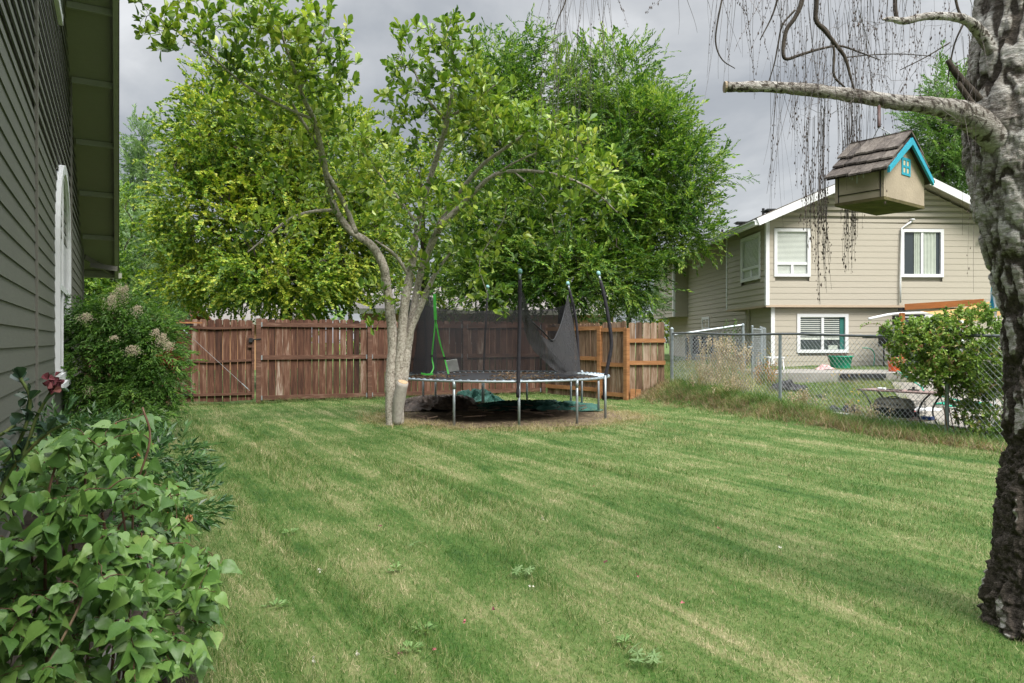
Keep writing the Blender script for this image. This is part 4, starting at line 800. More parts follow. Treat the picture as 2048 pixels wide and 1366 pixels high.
# ================================================================ lilac in the foreground
def heart(curl=.25, fold=.18):
    rows = [(0.0, .03), (-.09, .18), (-.02, .32), (.13, .39), (.30, .37), (.50, .26), (.74, .11), (1.08, .0)]
    v = []; f = []
    for i, (y, w) in enumerate(rows):
        yy = max(y, 0); zc_ = -curl*yy**2; cy = 0 if i < 2 else max(y, .01)
        for q in (-1, -.55, 0, .55, 1): v.append((q*w, y+(cy-y)*(1-abs(q))**.7, zc_+fold*w*(abs(q)-.75*q*q)*1.6))
    for i in range(len(rows)-1):
        for j in range(4): a = 5*i+j; f += [[a, a+1, a+6], [a, a+6, a+5]]
    return np.array(v, float), np.array(f)
def heart_old(curl=.25, fold=.18):
    rows = [(0.0, .0), (-.06, .26), (.10, .43), (.30, .46), (.52, .34), (.75, .17), (1.0, .0)]
    v = []; f = []
    for i, (y, w) in enumerate(rows):
        zc_ = -curl*max(y, 0)**2; v += [(-w, y, zc_+fold*w), (0, max(y, .0) if i else 0, zc_), (w, y, zc_+fold*w)]
    v[3+1] = (0, .02, 0)
    for i in range(len(rows)-1):
        a = 3*i; b = a+3; f += [[a, a+1, b+1], [a, b+1, b], [a+1, a+2, b+2], [a+1, b+2, b+1]]
    return np.array(v, float), np.array(f)
hearts = [heart(.25, .25), heart(.5, .45), heart(.1, .2), heart(.7, .3), heart(-.1, .3)]
ll = thing('lilac_bush', 'heart leaved green lilac bush filling the lower left foreground', 'bush', (-1.5, 2.2, 0))
poly = np.array([(0, 930), (60, 870), (120, 850), (200, 850), (290, 815), (315, 830), (300, 930), (370, 970), (360, 1030), (400, 1090), (455, 1130), (440, 1200), (445, 1290), (380, 1330), (320, 1366), (250, 1400), (0, 1400), (-60, 1200), (-60, 1000)], float)
def inpoly(p, poly):
    x, y = p[:, 0], p[:, 1]; r = np.zeros(len(p), bool); n = len(poly)
    for i in range(n):
        a, b = poly[i], poly[i-1]; c = ((a[1] > y) != (b[1] > y)) & (x < (b[0]-a[0])*(y-a[1])/(b[1]-a[1]+1e-9)+a[0]); r ^= c
    return r
pp = np.column_stack([rng.uniform(-60, 460, 1400), rng.uniform(810, 1400, 1400)]); pp = pp[inpoly(pp, poly)][:430]
zz = np.interp(pp[:, 1], [820, 1000, 1200, 1400], [2.75, 2.5, 2.35, 2.25])+rng.uniform(-.30, .35, len(pp)); zz = np.where(pp[:, 0] > 300, zz+.25, zz)
tg = np.array([P(a, b, z) for (a, b), z in zip(pp, zz)])
stems = [limb([(60+k*26, 1500-k*10, 2.55+.05*(k % 3), .006), (70+k*27, 1250-(k % 4)*30, 2.6, .005), (60+k*24+(k % 3)*14, 1050-(k % 5)*25, 2.6, .0035)]) for k in range(8)]
stems += [limb([(230, 1400, 2.6, .006), (262, 1180, 2.6, .005), (268, 1000, 2.6, .004), (300, 880, 2.62, .003), (285, 815, 2.65, .002)]), limb([(200, 1150, 2.7, .005), (240, 1050, 2.7, .004), (300, 1000, 2.72, .002)]), limb([(90, 1180, 2.4, .005), (95, 1000, 2.4, .004), (128, 880, 2.45, .0025)])]
mb = MB(); limbs_mesh(mb, stems, 7); tw = grow(stems, tg, .08, .0022, mb, .004, .04, 4, 5, .12); obj('stem', mb, bark('lilac_stem', (.05, .025, .015), (.12, .065, .04), (.18, .12, .08)), ll, True)
mb = MB(); pos = []; d = []
for c in tw:
    for t in (1.0, .72, .45):
        i = min(int(t*4), 3); p = c[i]+(c[i+1]-c[i])*(t*4-i); a = rng.random()*6.28
        for s_ in ((0, math.pi) if t < 1 else (0, 2.1, 4.2)):
            if rng.random() < .12: continue
            dr = np.array([math.cos(a+s_), math.sin(a+s_)-.45, -.55+rng.normal(0, .25)]); pos.append(p+nrm(dr)*.015); d.append(dr)
pos = np.array(pos); d = np.array(d); rt = frames(d, np.repeat([[.15, -.55, .9]], len(d), 0), .5)
mb.scatter(hearts, pos, rt, .056*rng.uniform(.4, 1.4, len(pos)))
s = N('lilac_leaf'); isl = s.island(); k = s.math('MULTIPLY_ADD', s.noise(s.pos(), 30, 4), .35, s.math('MULTIPLY', isl, .65)); c_ = s.ramp(k, [(.15, (.055, .13, .026)), (.5, (.105, .215, .042)), (.8, (.165, .285, .062)), (.96, (.29, .37, .11))])
s.color(c_); s.rough(.42); s.b.inputs['Specular IOR Level'].default_value = .45; s.bump(s.noise(s.pos(), 90, 2), .002, .5); tr = s.n('ShaderNodeBsdfTranslucent'); s.l(c_, tr.inputs[0]); mx = s.n('ShaderNodeMixShader'); mx.inputs[0].default_value = .3
s.l(s.b.outputs[0], mx.inputs[1]); s.l(tr.outputs[0], mx.inputs[2]); s.l(mx.outputs[0], s.out.inputs[0]); obj('foliage', mb, s.m, ll, True); print('lilac leaves', len(pos))
# dry stalk and petiole litter in the bush
mb = MB(); mb.tube(smoothl(limb([(90, 1340, 2.1, .004), (150, 1230, 2.15, .005), (165, 1190, 2.2, .004), (155, 1215, 2.25, .003), (240, 1250, 2.3, .003)]), 4)[:, :3], .004, 6); obj('dead_stem', mb, plain('dead_stem_bark', (.30, .22, .14), .9, .3, 30), ll, True)
# peonies between lilac and nandina
py_ = thing('peony_clump', 'dark leaved peony clump with withered orange flower heads beside the lawn edge', 'plant', (-2.4, 5, 0))
pts, ctr = blobpts([(280, 960, 80, 60, 4.6, .5), (340, 1020, 55, 45, 4.1, .4), (330, 930, 50, 40, 5.0, .4), (200, 920, 90, 60, 5, .5), (120, 900, 80, 60, 5.4, .5), (160, 870, 90, 35, 6.6, .5), (230, 880, 50, 30, 7.2, .4)], 330)
sp2 = [spray(7, fleaf(.32, .1), .5, .3, .4, .9) for _ in range(6)]; dd = nrm(pts-ctr+1e-6)+rng.normal(0, .4, pts.shape)+np.array([.1, -.2, .2])
mb = MB().scatter(sp2, pts, frames(dd, np.repeat([[0, -.3, 1.]], len(pts), 0), .4), .16*rng.uniform(.7, 1.2, len(pts)))
obj('foliage', mb, leafmat('peony_leaf', [(.0, (.018, .05, .018)), (.5, (.045, .11, .03)), (.9, (.09, .17, .05)), (1, (.2, .25, .09))], .2, .35, 3), py_)
mb = MB(); 
for k in range(22): a_ = pts[rng.integers(len(pts))]; b_ = np.array([a_[0]-.1, a_[1]+.05, .02]); mb.tube(curve(b_, a_, .05), .003, 4, False)
obj('stem', mb, M['twig'], py_)
for px, py, z_ in ((340, 1020, 3.95), (378, 1035, 3.9), (370, 1062, 3.85), (350, 985, 4), (298, 892, 4.8), (265, 872, 5), (275, 905, 4.7), (300, 1000, 4.2), (232, 858, 5.4), (172, 900, 4.6)):
    n = 16; pp = P(px, py, z_)+rng.normal(0, .011, (n, 3)); mb = MB().scatter([fleaf(.6, .2)], pp, frames(rng.normal(size=(n, 3)), rng.normal(size=(n, 3)), .5), .03); obj('withered_flower', mb, leafmat('withered_petal', [(0, (.18, .05, .03)), (.5, (.38, .17, .06)), (1, (.5, .33, .2))], .2, .8), py_)
# rose cane at the far left
rs_ = thing('rose_bush', 'blue green rose canes with one withered red bloom against the taupe wall', 'bush', (-1.2, 1.7, 0))
z_ = 1.75; cn = [limb([(-40, 1100, z_, .005), (10, 960, z_, .005), (50, 900, z_, .004), (75, 830, z_, .003), (108, 775, z_, .002)]), limb([(-30, 980, z_, .004), (40, 880, z_, .003), (60, 800, z_, .003), (40, 755, z_, .002)]), limb([(20, 940, z_, .003), (90, 870, z_, .0025), (140, 845, z_, .002)]), limb([(-60, 900, z_, .004), (0, 870, z_-.05, .003), (30, 850, z_, .002)])]
mb = MB(); limbs_mesh(mb, cn, 6, n=6); obj('cane', mb, bark('rose_cane', (.05, .07, .02), (.10, .14, .04), (.14, .12, .05)), rs_, True)
mb = MB(); scat_leaves(mb, [smoothl(c, 3)[:, :3] for c in cn], [oleaf(.62, .12), oleaf(.55, .2)], 70, .038, .1, upw=.2, spread=1.3, roll=.5); obj('foliage', mb, leafmat('rose_leaf', [(.0, (.02, .045, .028)), (.5, (.042, .082, .055)), (1, (.08, .13, .08))], .25, .35, 6, .5), rs_)
n = 34; pp = P(108, 765, z_)+rng.normal(0, .008, (n, 3)); mb = MB().scatter([oleaf(.9, .3)], pp, frames(rng.normal(size=(n, 3))+np.array([0, 0, -.4]), rng.normal(size=(n, 3)), .3), .018); obj('bloom', mb, leafmat('withered_rose_petal', [(0, (.07, .015, .02)), (.6, (.16, .04, .05)), (1, (.30, .18, .12))], .1, .9), rs_)

# ================================================================ rambling bush on the chain link
rb = thing('rambling_bush', 'arching small leaved bush with reddish shoots sprawling over the wire fence', 'bush', (6.1, 10.2, 0))
pts, ctr = blobpts([(1870, 710, 90, 70, 10.2, .6, 1.2), (1815, 685, 46, 32, 10.3, .4), (1930, 690, 90, 70, 10.1, .6, 1.1), (1935, 770, 65, 55, 10.2, .5, 1.1), (1975, 840, 60, 50, 9.9, .45, 1.0), (1965, 740, 60, 60, 9.9, .5, 1.1), (1900, 740, 60, 30, 10.3, .5, 1.), (1850, 745, 40, 25, 10.2, .35, .6), (2060, 720, 90, 110, 10, .7), (1780, 660, 24, 18, 10.3, .2, .8), (1850, 650, 60, 20, 10.2, .4), (1940, 630, 60, 24, 10.1, .4), (2160, 760, 120, 110, 9.9, .7, .5)], 270)
stems = [limb([(1900+k*14, 890, 10.1, .008), (1880+k*18-((k*7) % 30), 790, 10.2, .006), (1830+k*26, 690, 10.2, .004), (1790+k*32, 650+(k % 3)*20, 10.2, .002)]) for k in range(8)]+[limb([(1800, 690, 10.3, .003), (1765, 652, 10.3, .0025), (1740, 648, 10.35, .002), (1722, 654, 10.35, .001)])]
mb = MB(); limbs_mesh(mb, stems, 6); tw = grow(stems, pts, .14, .0022, mb, .006, .06, 3, 5, .15); obj('stem', mb, bark('bramble_stem', (.06, .03, .02), (.14, .07, .04), (.22, .15, .09)), rb)
mb = MB(); scat_leaves(mb, tw, [oleaf(.55, .1), oleaf(.5, .2)], 60, .050, .05, upw=.1, fwd=.4, lo=10, spread=1.2, upn=(0, -.3, 1)); scat_leaves(mb, [smoothl(stems[-1], 3)[:, :3]], [oleaf(.5, .1)], 60, .04, .1)
obj('foliage', mb, leafmat('bramble_leaf', [(.0, (.04, .09, .016)), (.35, (.11, .20, .032)), (.66, (.21, .32, .06)), (.84, (.34, .38, .12)), (.93, (.32, .14, .09)), (1, (.40, .22, .15))], .3, .45, 2.5), rb)
n = 70; pp = pts[rng.integers(0, len(pts), n)]+np.array([0, -.1, .03]); mb = MB().scatter([drop], pp, rotz(rng.random(n)*6), .022); obj('buds', mb, plain('pink_bud', (.42, .22, .2), .8, .3), rb)
# tall seeding weeds beyond the fence: each clump a thing
M['straw'] = leafmat('straw_blades', [(0, (.16, .20, .07)), (.4, (.34, .32, .16)), (1, (.52, .44, .27))], .3, .7)
M['seed'] = leafmat('seed_heads', [(0, (.24, .17, .11)), (.5, (.42, .33, .22)), (1, (.58, .50, .38))], .2, .8)
def weeds(name, label, px, z_, n, hh, spread, mseed, mblade, flower=None, grp='tall weeds behind the wire fence'):
    x0 = (px-CX)/F*z_; h0 = hz(x0, z_); t = thing(name, label, 'weed', (x0, z_, h0), grp); mb = MB(); sd = MB(); pos = []; 
    for k in range(n):
        b = np.array([x0+rng.normal(0, spread), z_+rng.normal(0, spread*.7), 0]); b[2] = hz(b[0], b[1])-.02; h = hh*rng.uniform(.55, 1.15); tip = b+np.array([rng.normal(0, .10), rng.normal(0, .08), h])
        c = curve(b, tip, .0, 5, .02); mb.tube(c, np.linspace(.005, .0025, 5), 3, False); pos += [tip+rng.normal(0, .02, 3)-np.array([0, 0, q*.018]) for q in range(rng.integers(1, 3) if flower else rng.integers(9, 22))]
    bb = np.column_stack([x0+rng.normal(0, spread*1.2, n*6), z_+rng.normal(0, spread, n*6)]); pz = np.column_stack([bb, height(bb[:, 0], bb[:, 1])-.02]); h = hh*rng.uniform(.25, .75, n*6); rot = rotz(rng.random(n*6)*6.28, np.abs(rng.normal(0, .28, n*6)), rng.random(n*6)*6.28); rot[:, 0] *= (.16/h)[:, None]
    mb.scatter([blade(.07, .4, 3), blade(.06, .8, 3)], pz, rot, h); obj('stalks', mb, mblade, t)
    pos = np.array(pos); sd.scatter([drop if flower else fleaf(.5, .2)], pos, frames(rng.normal(0, .5, pos.shape)+np.array([0, 0, .6]), rng.normal(size=pos.shape), .2), .022 if flower else .048); obj('flowers' if flower else 'seed_heads', sd, mseed, t)
weeds('tall_grass', 'tall straw coloured grass clump with fluffy seed heads beside the raised rail', 1425, 15.6, 60, 1.05, .22, M['seed'], M['straw'])
weeds('tall_grass', 'paler tall grass clump with seed heads just left of the chain link gate', 1472, 15.4, 55, 1.0, .18, M['seed'], M['straw'])
M['yflower'] = plain('yellow_flower', (.65, .42, .03), .7, .2); M['gweed'] = leafmat('green_weed', [(0, (.04, .10, .02)), (.5, (.10, .19, .05)), (1, (.26, .28, .10))], .3, .6)
weeds('flowering_weed', 'green weed with small yellow flowers right of the chain link gate', 1540, 16.3, 20, .7, .16, M['yflower'], M['gweed'], 1)
weeds('flowering_weed', 'low green weeds with yellow dots in front of the green tub', 1650, 15.5, 12, .4, .35, M['yflower'], M['gweed'], 1)
weeds('flowering_weed', 'leggy green weeds with yellow flowers behind the metal table', 1715, 13.3, 12, .35, .22, M['yflower'], M['gweed'], 1)
weeds('dried_weed', 'rusty orange dried weed at the foot of the chain link gate', 1528, 16.4, 22, .5, .14, leafmat('rusty_seed', [(0, (.25, .10, .03)), (1, (.5, .26, .10))], .2, .8), leafmat('rusty_blades', [(0, (.22, .12, .05)), (1, (.48, .30, .14))], .2, .8))
for t_, s_, hh_, lab in ((2.2, -.1, .38, 'small straw tuft on the bank left of the middle fence post'), (3.9, -.05, .34, 'small straw tuft on the bank just right of the middle fence post'), (5.2, .0, .34, 'small straw tuft on the bank left of the metal table'), (1.2, .1, .55, 'tall straw tuft on the bank by the cedar fence end')):
    q_ = FA+FD*t_+FN*s_; weeds('grass_tuft', lab, CX+F*q_[0]/q_[1], q_[1], 22, hh_, .10, M['seed'], M['straw'], None, 'straw tufts on the fence bank')
weeds('leafy_weed', 'tall leafy green weed standing in the middle of the seeding grass', 1452, 15.9, 9, 1.35, .05, M['gweed'], M['gweed'])
# ================================================================ trampoline
tp = thing('trampoline', 'round backyard trampoline with sagging black netting and bent foam poles', 'trampoline', (TC[0], TC[1], 0))
def C(th, r=TR, z=TH): return np.array([TC[0]+r*math.cos(th), TC[1]+r*math.sin(th), z])
def th_px(px, front):
    k = (px-CX)/F; a = 1; A_ = k*k+1; B2 = 2*(k*(-TC[0])+(-TC[1])); C2_ = TC[0]**2+TC[1]**2-TR**2; D = max(B2*B2-4*A_*C2_, 0); y = (-B2+(-1 if front else 1)*math.sqrt(D))/(2*A_)
    return math.atan2(y-TC[1], k*y-TC[0])
mb = MB(); mb.tube([C(t) for t in np.linspace(0, 2*math.pi, 73)], .018, 8, cap=False); obj('frame', mb, M['galv'], tp, True)
mb = MB(); mb.lathe([(TR-.19, TH-.03), (TR-.6, TH-.05), (.001, TH-.07)], (TC[0], TC[1], 0), 72); mb.lathe([(TR-.19, TH-.015), (TR-.19, TH-.03)], (TC[0], TC[1], 0), 72); mb.lathe([(TR-.19, TH-.015), (TR-.6, TH-.035), (.001, TH-.055)], (TC[0], TC[1], 0), 72); obj('mat', mb, M['black'], tp, True)
mb = MB()
for t in np.linspace(0, 2*math.pi, 88, endpoint=False): mb.tube([C(t, TR-.19, TH-.012), C(t, TR-.02, TH+.005)], .009, 5)
obj('springs', mb, M['galv'], tp)
mb = MB()
for t in np.linspace(0, 2*math.pi, 88, endpoint=False)+.035: mb.box(C(t, TR-.02, TH+.016), (.05, .035, .018), rotz(np.array([t]))[0])
obj('edge_clips', mb, plain('pale_blue_clip', (.33, .42, .50), .6, .2), tp)
for px, fr_ in ((778, 1), (804, 1), (908, 1), (1154, 1), (871, 0), (965, 0), (1054, 0), (1142, 0), (1197, 0)):
    t = th_px(px, fr_); mb = MB(); b = C(t, TR+.0, 0); mb.tube([C(t, TR, TH-.01), C(t, TR, .35), b-np.array([0, 0, .03])], .021, 8); mb.tube([C(t, TR, TH-.12), C(t, TR, TH)], .026, 8); obj('leg', mb, M['galv'], tp, True)
# enclosure poles
def pole(base_th, pts, r=.030, legdown=True):
    b = C(base_th, TR+.05, 0)
    mb = MB(); mb.tube([b-np.array([0, 0, .03]), b+np.array([0, 0, TH+.05])], .021, 8)
    o = obj('enclosure_pole', mb, M['galv'], tp, True); pts = np.array(pts); s_ = smoothl(np.column_stack([pts, np.full(len(pts), r)]), 5)
    mb = MB(); rr = r*(1+.08*np.sin(np.arange(len(s_))*2.3)); mb.tube(s_[:, :3], rr, 10); obj('foam_sleeve', mb, M['foam'], o, True)
    tip = s_[-1, :3]; d = nrm(s_[-1, :3]-s_[-2, :3]); mb = MB(); mb.tube([tip, tip+d*.10], .019, 8); obj('pole_tip', mb, M['galv'], o, True)
    mb = MB(); c = tip+d*.10; mb.tube([c, c+d*.03, c+d*.06, c+d*.075], [.03, .036, .03, .012], 10); obj('pole_cap', mb, plain('pale_teal_cap', (.22, .42, .42), .5, .1), o, True); return tip
tA = th_px(1037, 1); yA = C(tA)[1]-.05; tipA = pole(tA, [P(1036, 795, yA), P(1037, 740, yA), P(1039, 650, yA), P(1040, 560, yA)])
tB = th_px(1205, 1); yB = C(tB)[1]+.1; tipB = pole(tB, [P(1208, 800, yB), P(1211, 755, yB), P(1218, 720, yB), P(1223, 685, yB), P(1216, 632, yB), P(1208, 590, yB), P(1201, 562, yB)])
tCc = th_px(1160, 0); yC = C(tCc)[1]; tipC = pole(tCc, [P(1158, 750, yC), P(1156, 690, yC), P(1152, 640, yC), P(1145, 605, yC), P(1139, 580, yC)], .027)
tD = th_px(968, 0); yD = C(tD)[1]; tipD = pole(tD, [P(967, 745, yD), P(969, 700, yD), P(972, 640, yD), P(975, 586, yD)], .022)
tE = th_px(850, 0); yE = C(tE)[1]; tipE = pole(tE, [P(852, 745, yE), P(853, 690, yE), P(850, 640, yE), P(842, 592, yE), P(839, 565, yE)], .022)
# netting
def net_grid(mb, top, bot, nu=60, nv=24, wav=.03, sag=0, fold=9, seed=0, bulge=0):
    top = np.array(top); bot = np.array(bot)
    def ev(pl, u): k = u*(len(pl)-1); i = np.minimum(k.astype(int), len(pl)-2); f = (k-i)[:, None]; return pl[i]*(1-f)+pl[i+1]*f
    tp_ = smoothl(np.column_stack([top, np.zeros(len(top))]), 6)[:, :3]; bt_ = smoothl(np.column_stack([bot, np.zeros(len(bot))]), 6)[:, :3]
    def fn_(u, v_):
        p = ev(tp_, u)*(1-v_[:, None])+ev(bt_, u)*v_[:, None]; w = fbm(np.column_stack([u*fold, v_*1.5, u*0]), 3, seed)-.5
        p[:, 1] += w*wav*4*np.sin(v_*math.pi*.5+.4)+bulge*np.sin(v_*math.pi); p[:, 0] += w*wav*1.5; return p
    mb.grid(fn_, nu, nv); return mb
NR = TR-.14
def ry(px, z_front=None): return px
yE2 = C(th_px(832, 0))[1]
s = N('net_mesh'); tb = s.n('ShaderNodeBsdfTransparent'); mx = s.n('ShaderNodeMixShader'); wv = s.noise(s.pos((1, 1, 1)), 5, 3); s.color((.012, .012, .013)); s.rough(.8)
s.l(s.math('MULTIPLY_ADD', wv, .16, .74), mx.inputs[0]); s.l(tb.outputs[0], mx.inputs[1]); s.l(s.b.outputs[0], mx.inputs[2]); s.l(mx.outputs[0], s.out.inputs[0]); M['net'] = s.m
angs = np.linspace(tE+.55, th_px(1165, 0)-.25, 9)
def onring(t, z, r=NR): return C(t, r, z)
tl_ = np.linspace(th_px(830, 0)+.50, th_px(1160, 0), 9)
top = [onring(t, z) for t, z in zip(tl_, (2.18, 2.12, 2.02, 1.98, 1.96, 1.98, 1.98, 2.0, 2.12))]; bot = [onring(t, TH-.01) for t in tl_]
nt = MB(); net_grid(nt, top, bot, 90, 20, .022, fold=12)
obj('enclosure_net', nt, M['net'], tp, True)
# left flare: folded doubled edge hanging off the left pole
y1 = 13.4; nt = MB(); net_grid(nt, [P(843, 588, y1), P(855, 590, y1+.3), P(868, 596, y1+.7)], [P(822, 748, y1-.2), P(845, 748, y1), P(874, 748, y1+.3)], 16, 30, .05, fold=5, seed=3)
obj('enclosure_net', nt, M['net'], tp, True)
# front right: net hanging from the tall front pole down to the mat, and up to the back right pole
y2 = yA+.25; s = N('net_folded'); tb = s.n('ShaderNodeBsdfTransparent'); mx = s.n('ShaderNodeMixShader'); wv = s.noise(s.pos((6, 6, .8)), 3, 3); s.color((.03, .03, .032)); s.rough(.8)
s.l(s.math('MULTIPLY_ADD', wv, .40, .66), mx.inputs[0]); s.l(tb.outputs[0], mx.inputs[1]); s.l(s.b.outputs[0], mx.inputs[2]); s.l(mx.outputs[0], s.out.inputs[0]); M['net2'] = s.m
nt = MB(); net_grid(nt, [P(1041, 572, y2), P(1057, 622, y2+.2), P(1076, 665, y2+.4), P(1104, 705, y2+.7), P(1140, 742, y2+1.0)], [P(1040, 590, y2), P(1046, 650, y2+.2), P(1060, 690, y2+.35), P(1090, 724, y2+.6), P(1120, 748, y2+.8)], 50, 8, .05, fold=6, seed=8)
obj('enclosure_net', nt, M['net2'], tp, True)
yR = C(th_px(1165, 0))[1]-.4; nt = MB(); net_grid(nt, [P(1078, 668, y2+.5), P(1098, 680, y2+.9), P(1112, 672, y2+1.3), P(1124, 640, yR-.2), P(1136, 590, yR)], [P(1122, 746, y2+.9), P(1130, 749, y2+1.1), P(1140, 750, y2+1.4), P(1150, 748, yR-.6), P(1161, 742, yR-.2)], 50, 24, .05, fold=9, seed=5)
obj('enclosure_net', nt, M['net2'], tp, True)
nt = MB(); nt.tube(smoothl(np.column_stack([[P(1060, 640, y2+.3), P(1085, 662, y2+.6), P(1104, 681, y2+1), P(1114, 668, y2+1.3), P(1126, 635, yR-.2), P(1136, 590, yR)], np.zeros(6)]), 5)[:, :3], .012, 5); obj('net_hem', nt, M['black'], tp, True)
# leaf litter on the mat
n = 2600; th = rng.random(n)*6.28; r = (TR-.25)*rng.random(n)**.5; xy = TC+np.column_stack([np.cos(th)*r, np.sin(th)*r]); k = fbm(np.column_stack([xy*1.4, r*0]), 3, 2) > .47; xy = xy[k]
rr_ = np.hypot(*(xy-TC).T); pz = np.column_stack([xy, TH-.045+.028*rr_/TR+rng.random(len(xy))*.012]); mb = MB().scatter([fleaf(.6, .15)], pz, frames(np.column_stack([rng.normal(size=(len(xy), 2)), rng.normal(0, .15, len(xy))]), np.repeat([[0, 0, 1.]], len(xy), 0), .35), .045)
obj('leaf_litter', mb, leafmat('dead_leaf', [(0, (.04, .022, .012)), (.4, (.12, .07, .035)), (.8, (.26, .17, .09)), (1, (.38, .30, .2))], .1, .9), kind='stuff', label='dead brown leaves scattered on the black trampoline mat', cat='leaves', loc=(TC[0], TC[1], TH))
# green straps and pale board
ys = 12.7; st = thing('green_strap', 'bright green webbing strap hanging in a forked loop inside the net', 'strap', P(870, 748, ys)); M['green'] = plain('green_webbing', (.07, .42, .06), .6, .15, 20, bump=0)
def ribbon(mb, pts, w, th=.004):
    pts = smoothl(np.column_stack([pts, np.zeros(len(pts))]), 5)[:, :3]
    for a, b in zip(pts[:-1], pts[1:]): mb.beam(a, b+(b-a)*.02, w, th, (0, 1, 0))
mb = MB(); ribbon(mb, [P(869, 588, ys), P(870, 615, ys), P(871, 640, ys)], .05); ribbon(mb, [P(871, 640, ys), P(866, 690, ys), P(864, 715, ys), P(867, 735, ys-.1), P(862, 747, ys-.2)], .022); ribbon(mb, [P(871, 640, ys), P(880, 685, ys), P(888, 712, ys), P(894, 735, ys-.1), P(897, 748, ys-.2)], .026)
ribbon(mb, [P(842, 747, ys-.6), P(855, 749, ys-.65), P(866, 748, ys-.5)], .03); obj('webbing', mb, M['green'], st)
mb = MB(); mb.box(P(889, 716, ys-.02), (.05, .02, .04)); mb.box(P(863, 712, ys-.02), (.04, .02, .03)); obj('buckle', mb, M['black'], st)
mb = MB(); c = P(905, 731, 12.9); mb.box(c, (.20, .012, .215), [nrm([1, .1, .15]), nrm([0, 1, .3]), nrm([-.18, -.3, 1])]); obj('pale_board', mb, plain('pale_weathered_board', (.42, .42, .40), .8, .25, 12), loc=c, label='pale weathered board scrap leaning on the netting on the mat', cat='board')
# tarps and wood under the trampoline
def heap(name, label, cat, px, py, rx, ry, h, m, seed, loc_z=None):
    z_ = CH*F/(py-CY); cx_ = (px-CX)/F*z_; rX = rx/F*z_; rY = ry; mb = MB()
    def f_(u, v_):
        a = (u-.5)*2; b = (v_-.5)*2; x = cx_+a*rX; y = z_+b*rY; e = np.clip(1-(a*a*.9+b*b*.9), 0, 1)**.5; w = fbm(np.column_stack([x*3.2, y*6.5, x*0]), 5, seed); r_ = 1-np.abs(2*w-1)
        ed = .04*np.sin(a*9+seed)+.04*np.sin(b*7); return np.column_stack([x+ed, y+ed, .012+h*e*(.15+r_**3*1.1)+.02*w])
    ob = mb.grid(f_, 150, 90); return obj(name, mb, m, smooth=True, loc=(cx_, z_, 0), label=label, cat=cat)
M['tarp_g'] = plain('green_tarp', (.028, .10, .075), .6, .6, 4, bump=.01); M['tarp_b'] = plain('brown_sheeting', (.10, .072, .055), .6, .65, 5, bump=.015)
heap('brown_sheet', 'crumpled dark brown plastic sheet under the left half of the trampoline', 'tarp', 880, 816, 88, .85, .20, M['tarp_b'], 4)
heap('green_tarp', 'crumpled dark green tarp spread under the middle of the trampoline', 'tarp', 1070, 818, 125, .60, .13, M['tarp_g'], 11)
heap('green_tarp', 'small bunched green tarp at the back under the trampoline', 'tarp', 955, 806, 50, .35, .24, M['tarp_g'], 23)
for k in range(46):
    x = TC[0]+rng.uniform(-1.7, 1.6); y = TC[1]+rng.uniform(-1.3, 1.2); a = rng.uniform(0, 3.1)
    if k == 0: chips = MB()
    L_ = rng.uniform(.08, .4); d = np.array([math.cos(a), math.sin(a)*.5, rng.normal(0, .1)]); p = np.array([x, y, .05+rng.random()*.08]); chips.beam(p, p+nrm(d)*L_, rng.uniform(.015, .05), .012)
obj('wood_debris', chips, plain('grey_debris_wood', (.17, .12, .09), .9, .4, 20), kind='stuff', label='scraps of bark and broken wood lying on the tarps', cat='debris')

# ================================================================ birch
bt = thing('birch_tree', 'thick birch trunk with peeling white bark and dark furrows at the right edge', 'tree', (2.38, 3.35, 0))
ZB = 3.35
prof = [(2078, 1330, 98), (2078, 1285, 96), (2078, 1240, 92), (2080, 1150, 89), (2084, 1050, 86), (2092, 950, 82), (2098, 850, 79), (2098, 750, 78), (2092, 650, 80), (2080, 560, 84), (2066, 470, 93), (2055, 390, 100), (2046, 320, 104), (2042, 240, 102), (2044, 160, 96), (2050, 80, 95), (2054, 0, 93), (2058, -120, 88), (2062, -400, 70), (2064, -900, 40)]
pr = smoothl(np.array([[*P(a, b, ZB+.02), c/F*ZB] for a, b, c in prof]), 26)
ns = 260; ang = np.arange(ns)/ns*2*math.pi; n_ = len(pr); cc = pr[:, None, :3]; dirs = np.stack([np.cos(ang), np.sin(ang), 0*ang], -1)[None]
pt = (cc+dirs*pr[:, 3][:, None, None]).reshape(-1, 3); A3 = np.tile(ang, n_); hh = np.repeat(pr[:, 2], ns)
def fissures(p, hh):
    low = sstep(2.0, .9, hh); w = fbm(p*np.array([13, 13, 4.2])+fbm(p*3, 2, 77)[:, None]*1.6, 5, 7); fs = 1-np.abs(2*w-1); pl = fbm(p*np.array([5, 5, 9]), 4, 19); cr = fbm(p*np.array([30, 30, 60]), 4, 40)
    patch = sstep(.42, .60, fbm(p*np.array([3.2, 3.2, 1.6]), 3, 51)); dark = np.clip(sstep(.76-.20*low, .94-.12*low, fs)*(.5+.5*np.maximum(patch, low))+sstep(.55, .68, pl)*(.24+.42*low)+low*.20, 0, 1); return dark, fs, cr
dark, fs, cr = fissures(pt, hh); low = sstep(1.9, .7, hh)
flare = .03*sstep(.30, 0, hh)*(1+.8*np.sin(A3*5+1)); disp = (-.022-.020*low)*sstep(.68, .97, fs)*(.5+.5*dark)+(cr-.5)*(.016+.022*low)+(fbm(pt*6, 3, 8)-.5)*.010+flare
pt2 = pt+np.tile(dirs[0], (n_, 1))*disp[:, None]
b = (np.arange(n_-1)[:, None]*ns); j = np.arange(ns); k = (j+1) % ns
mb = MB().add(pt2, np.stack([b+j, b+k, b+k+ns, b+j+ns], -1).reshape(-1, 4)); tr_ = None
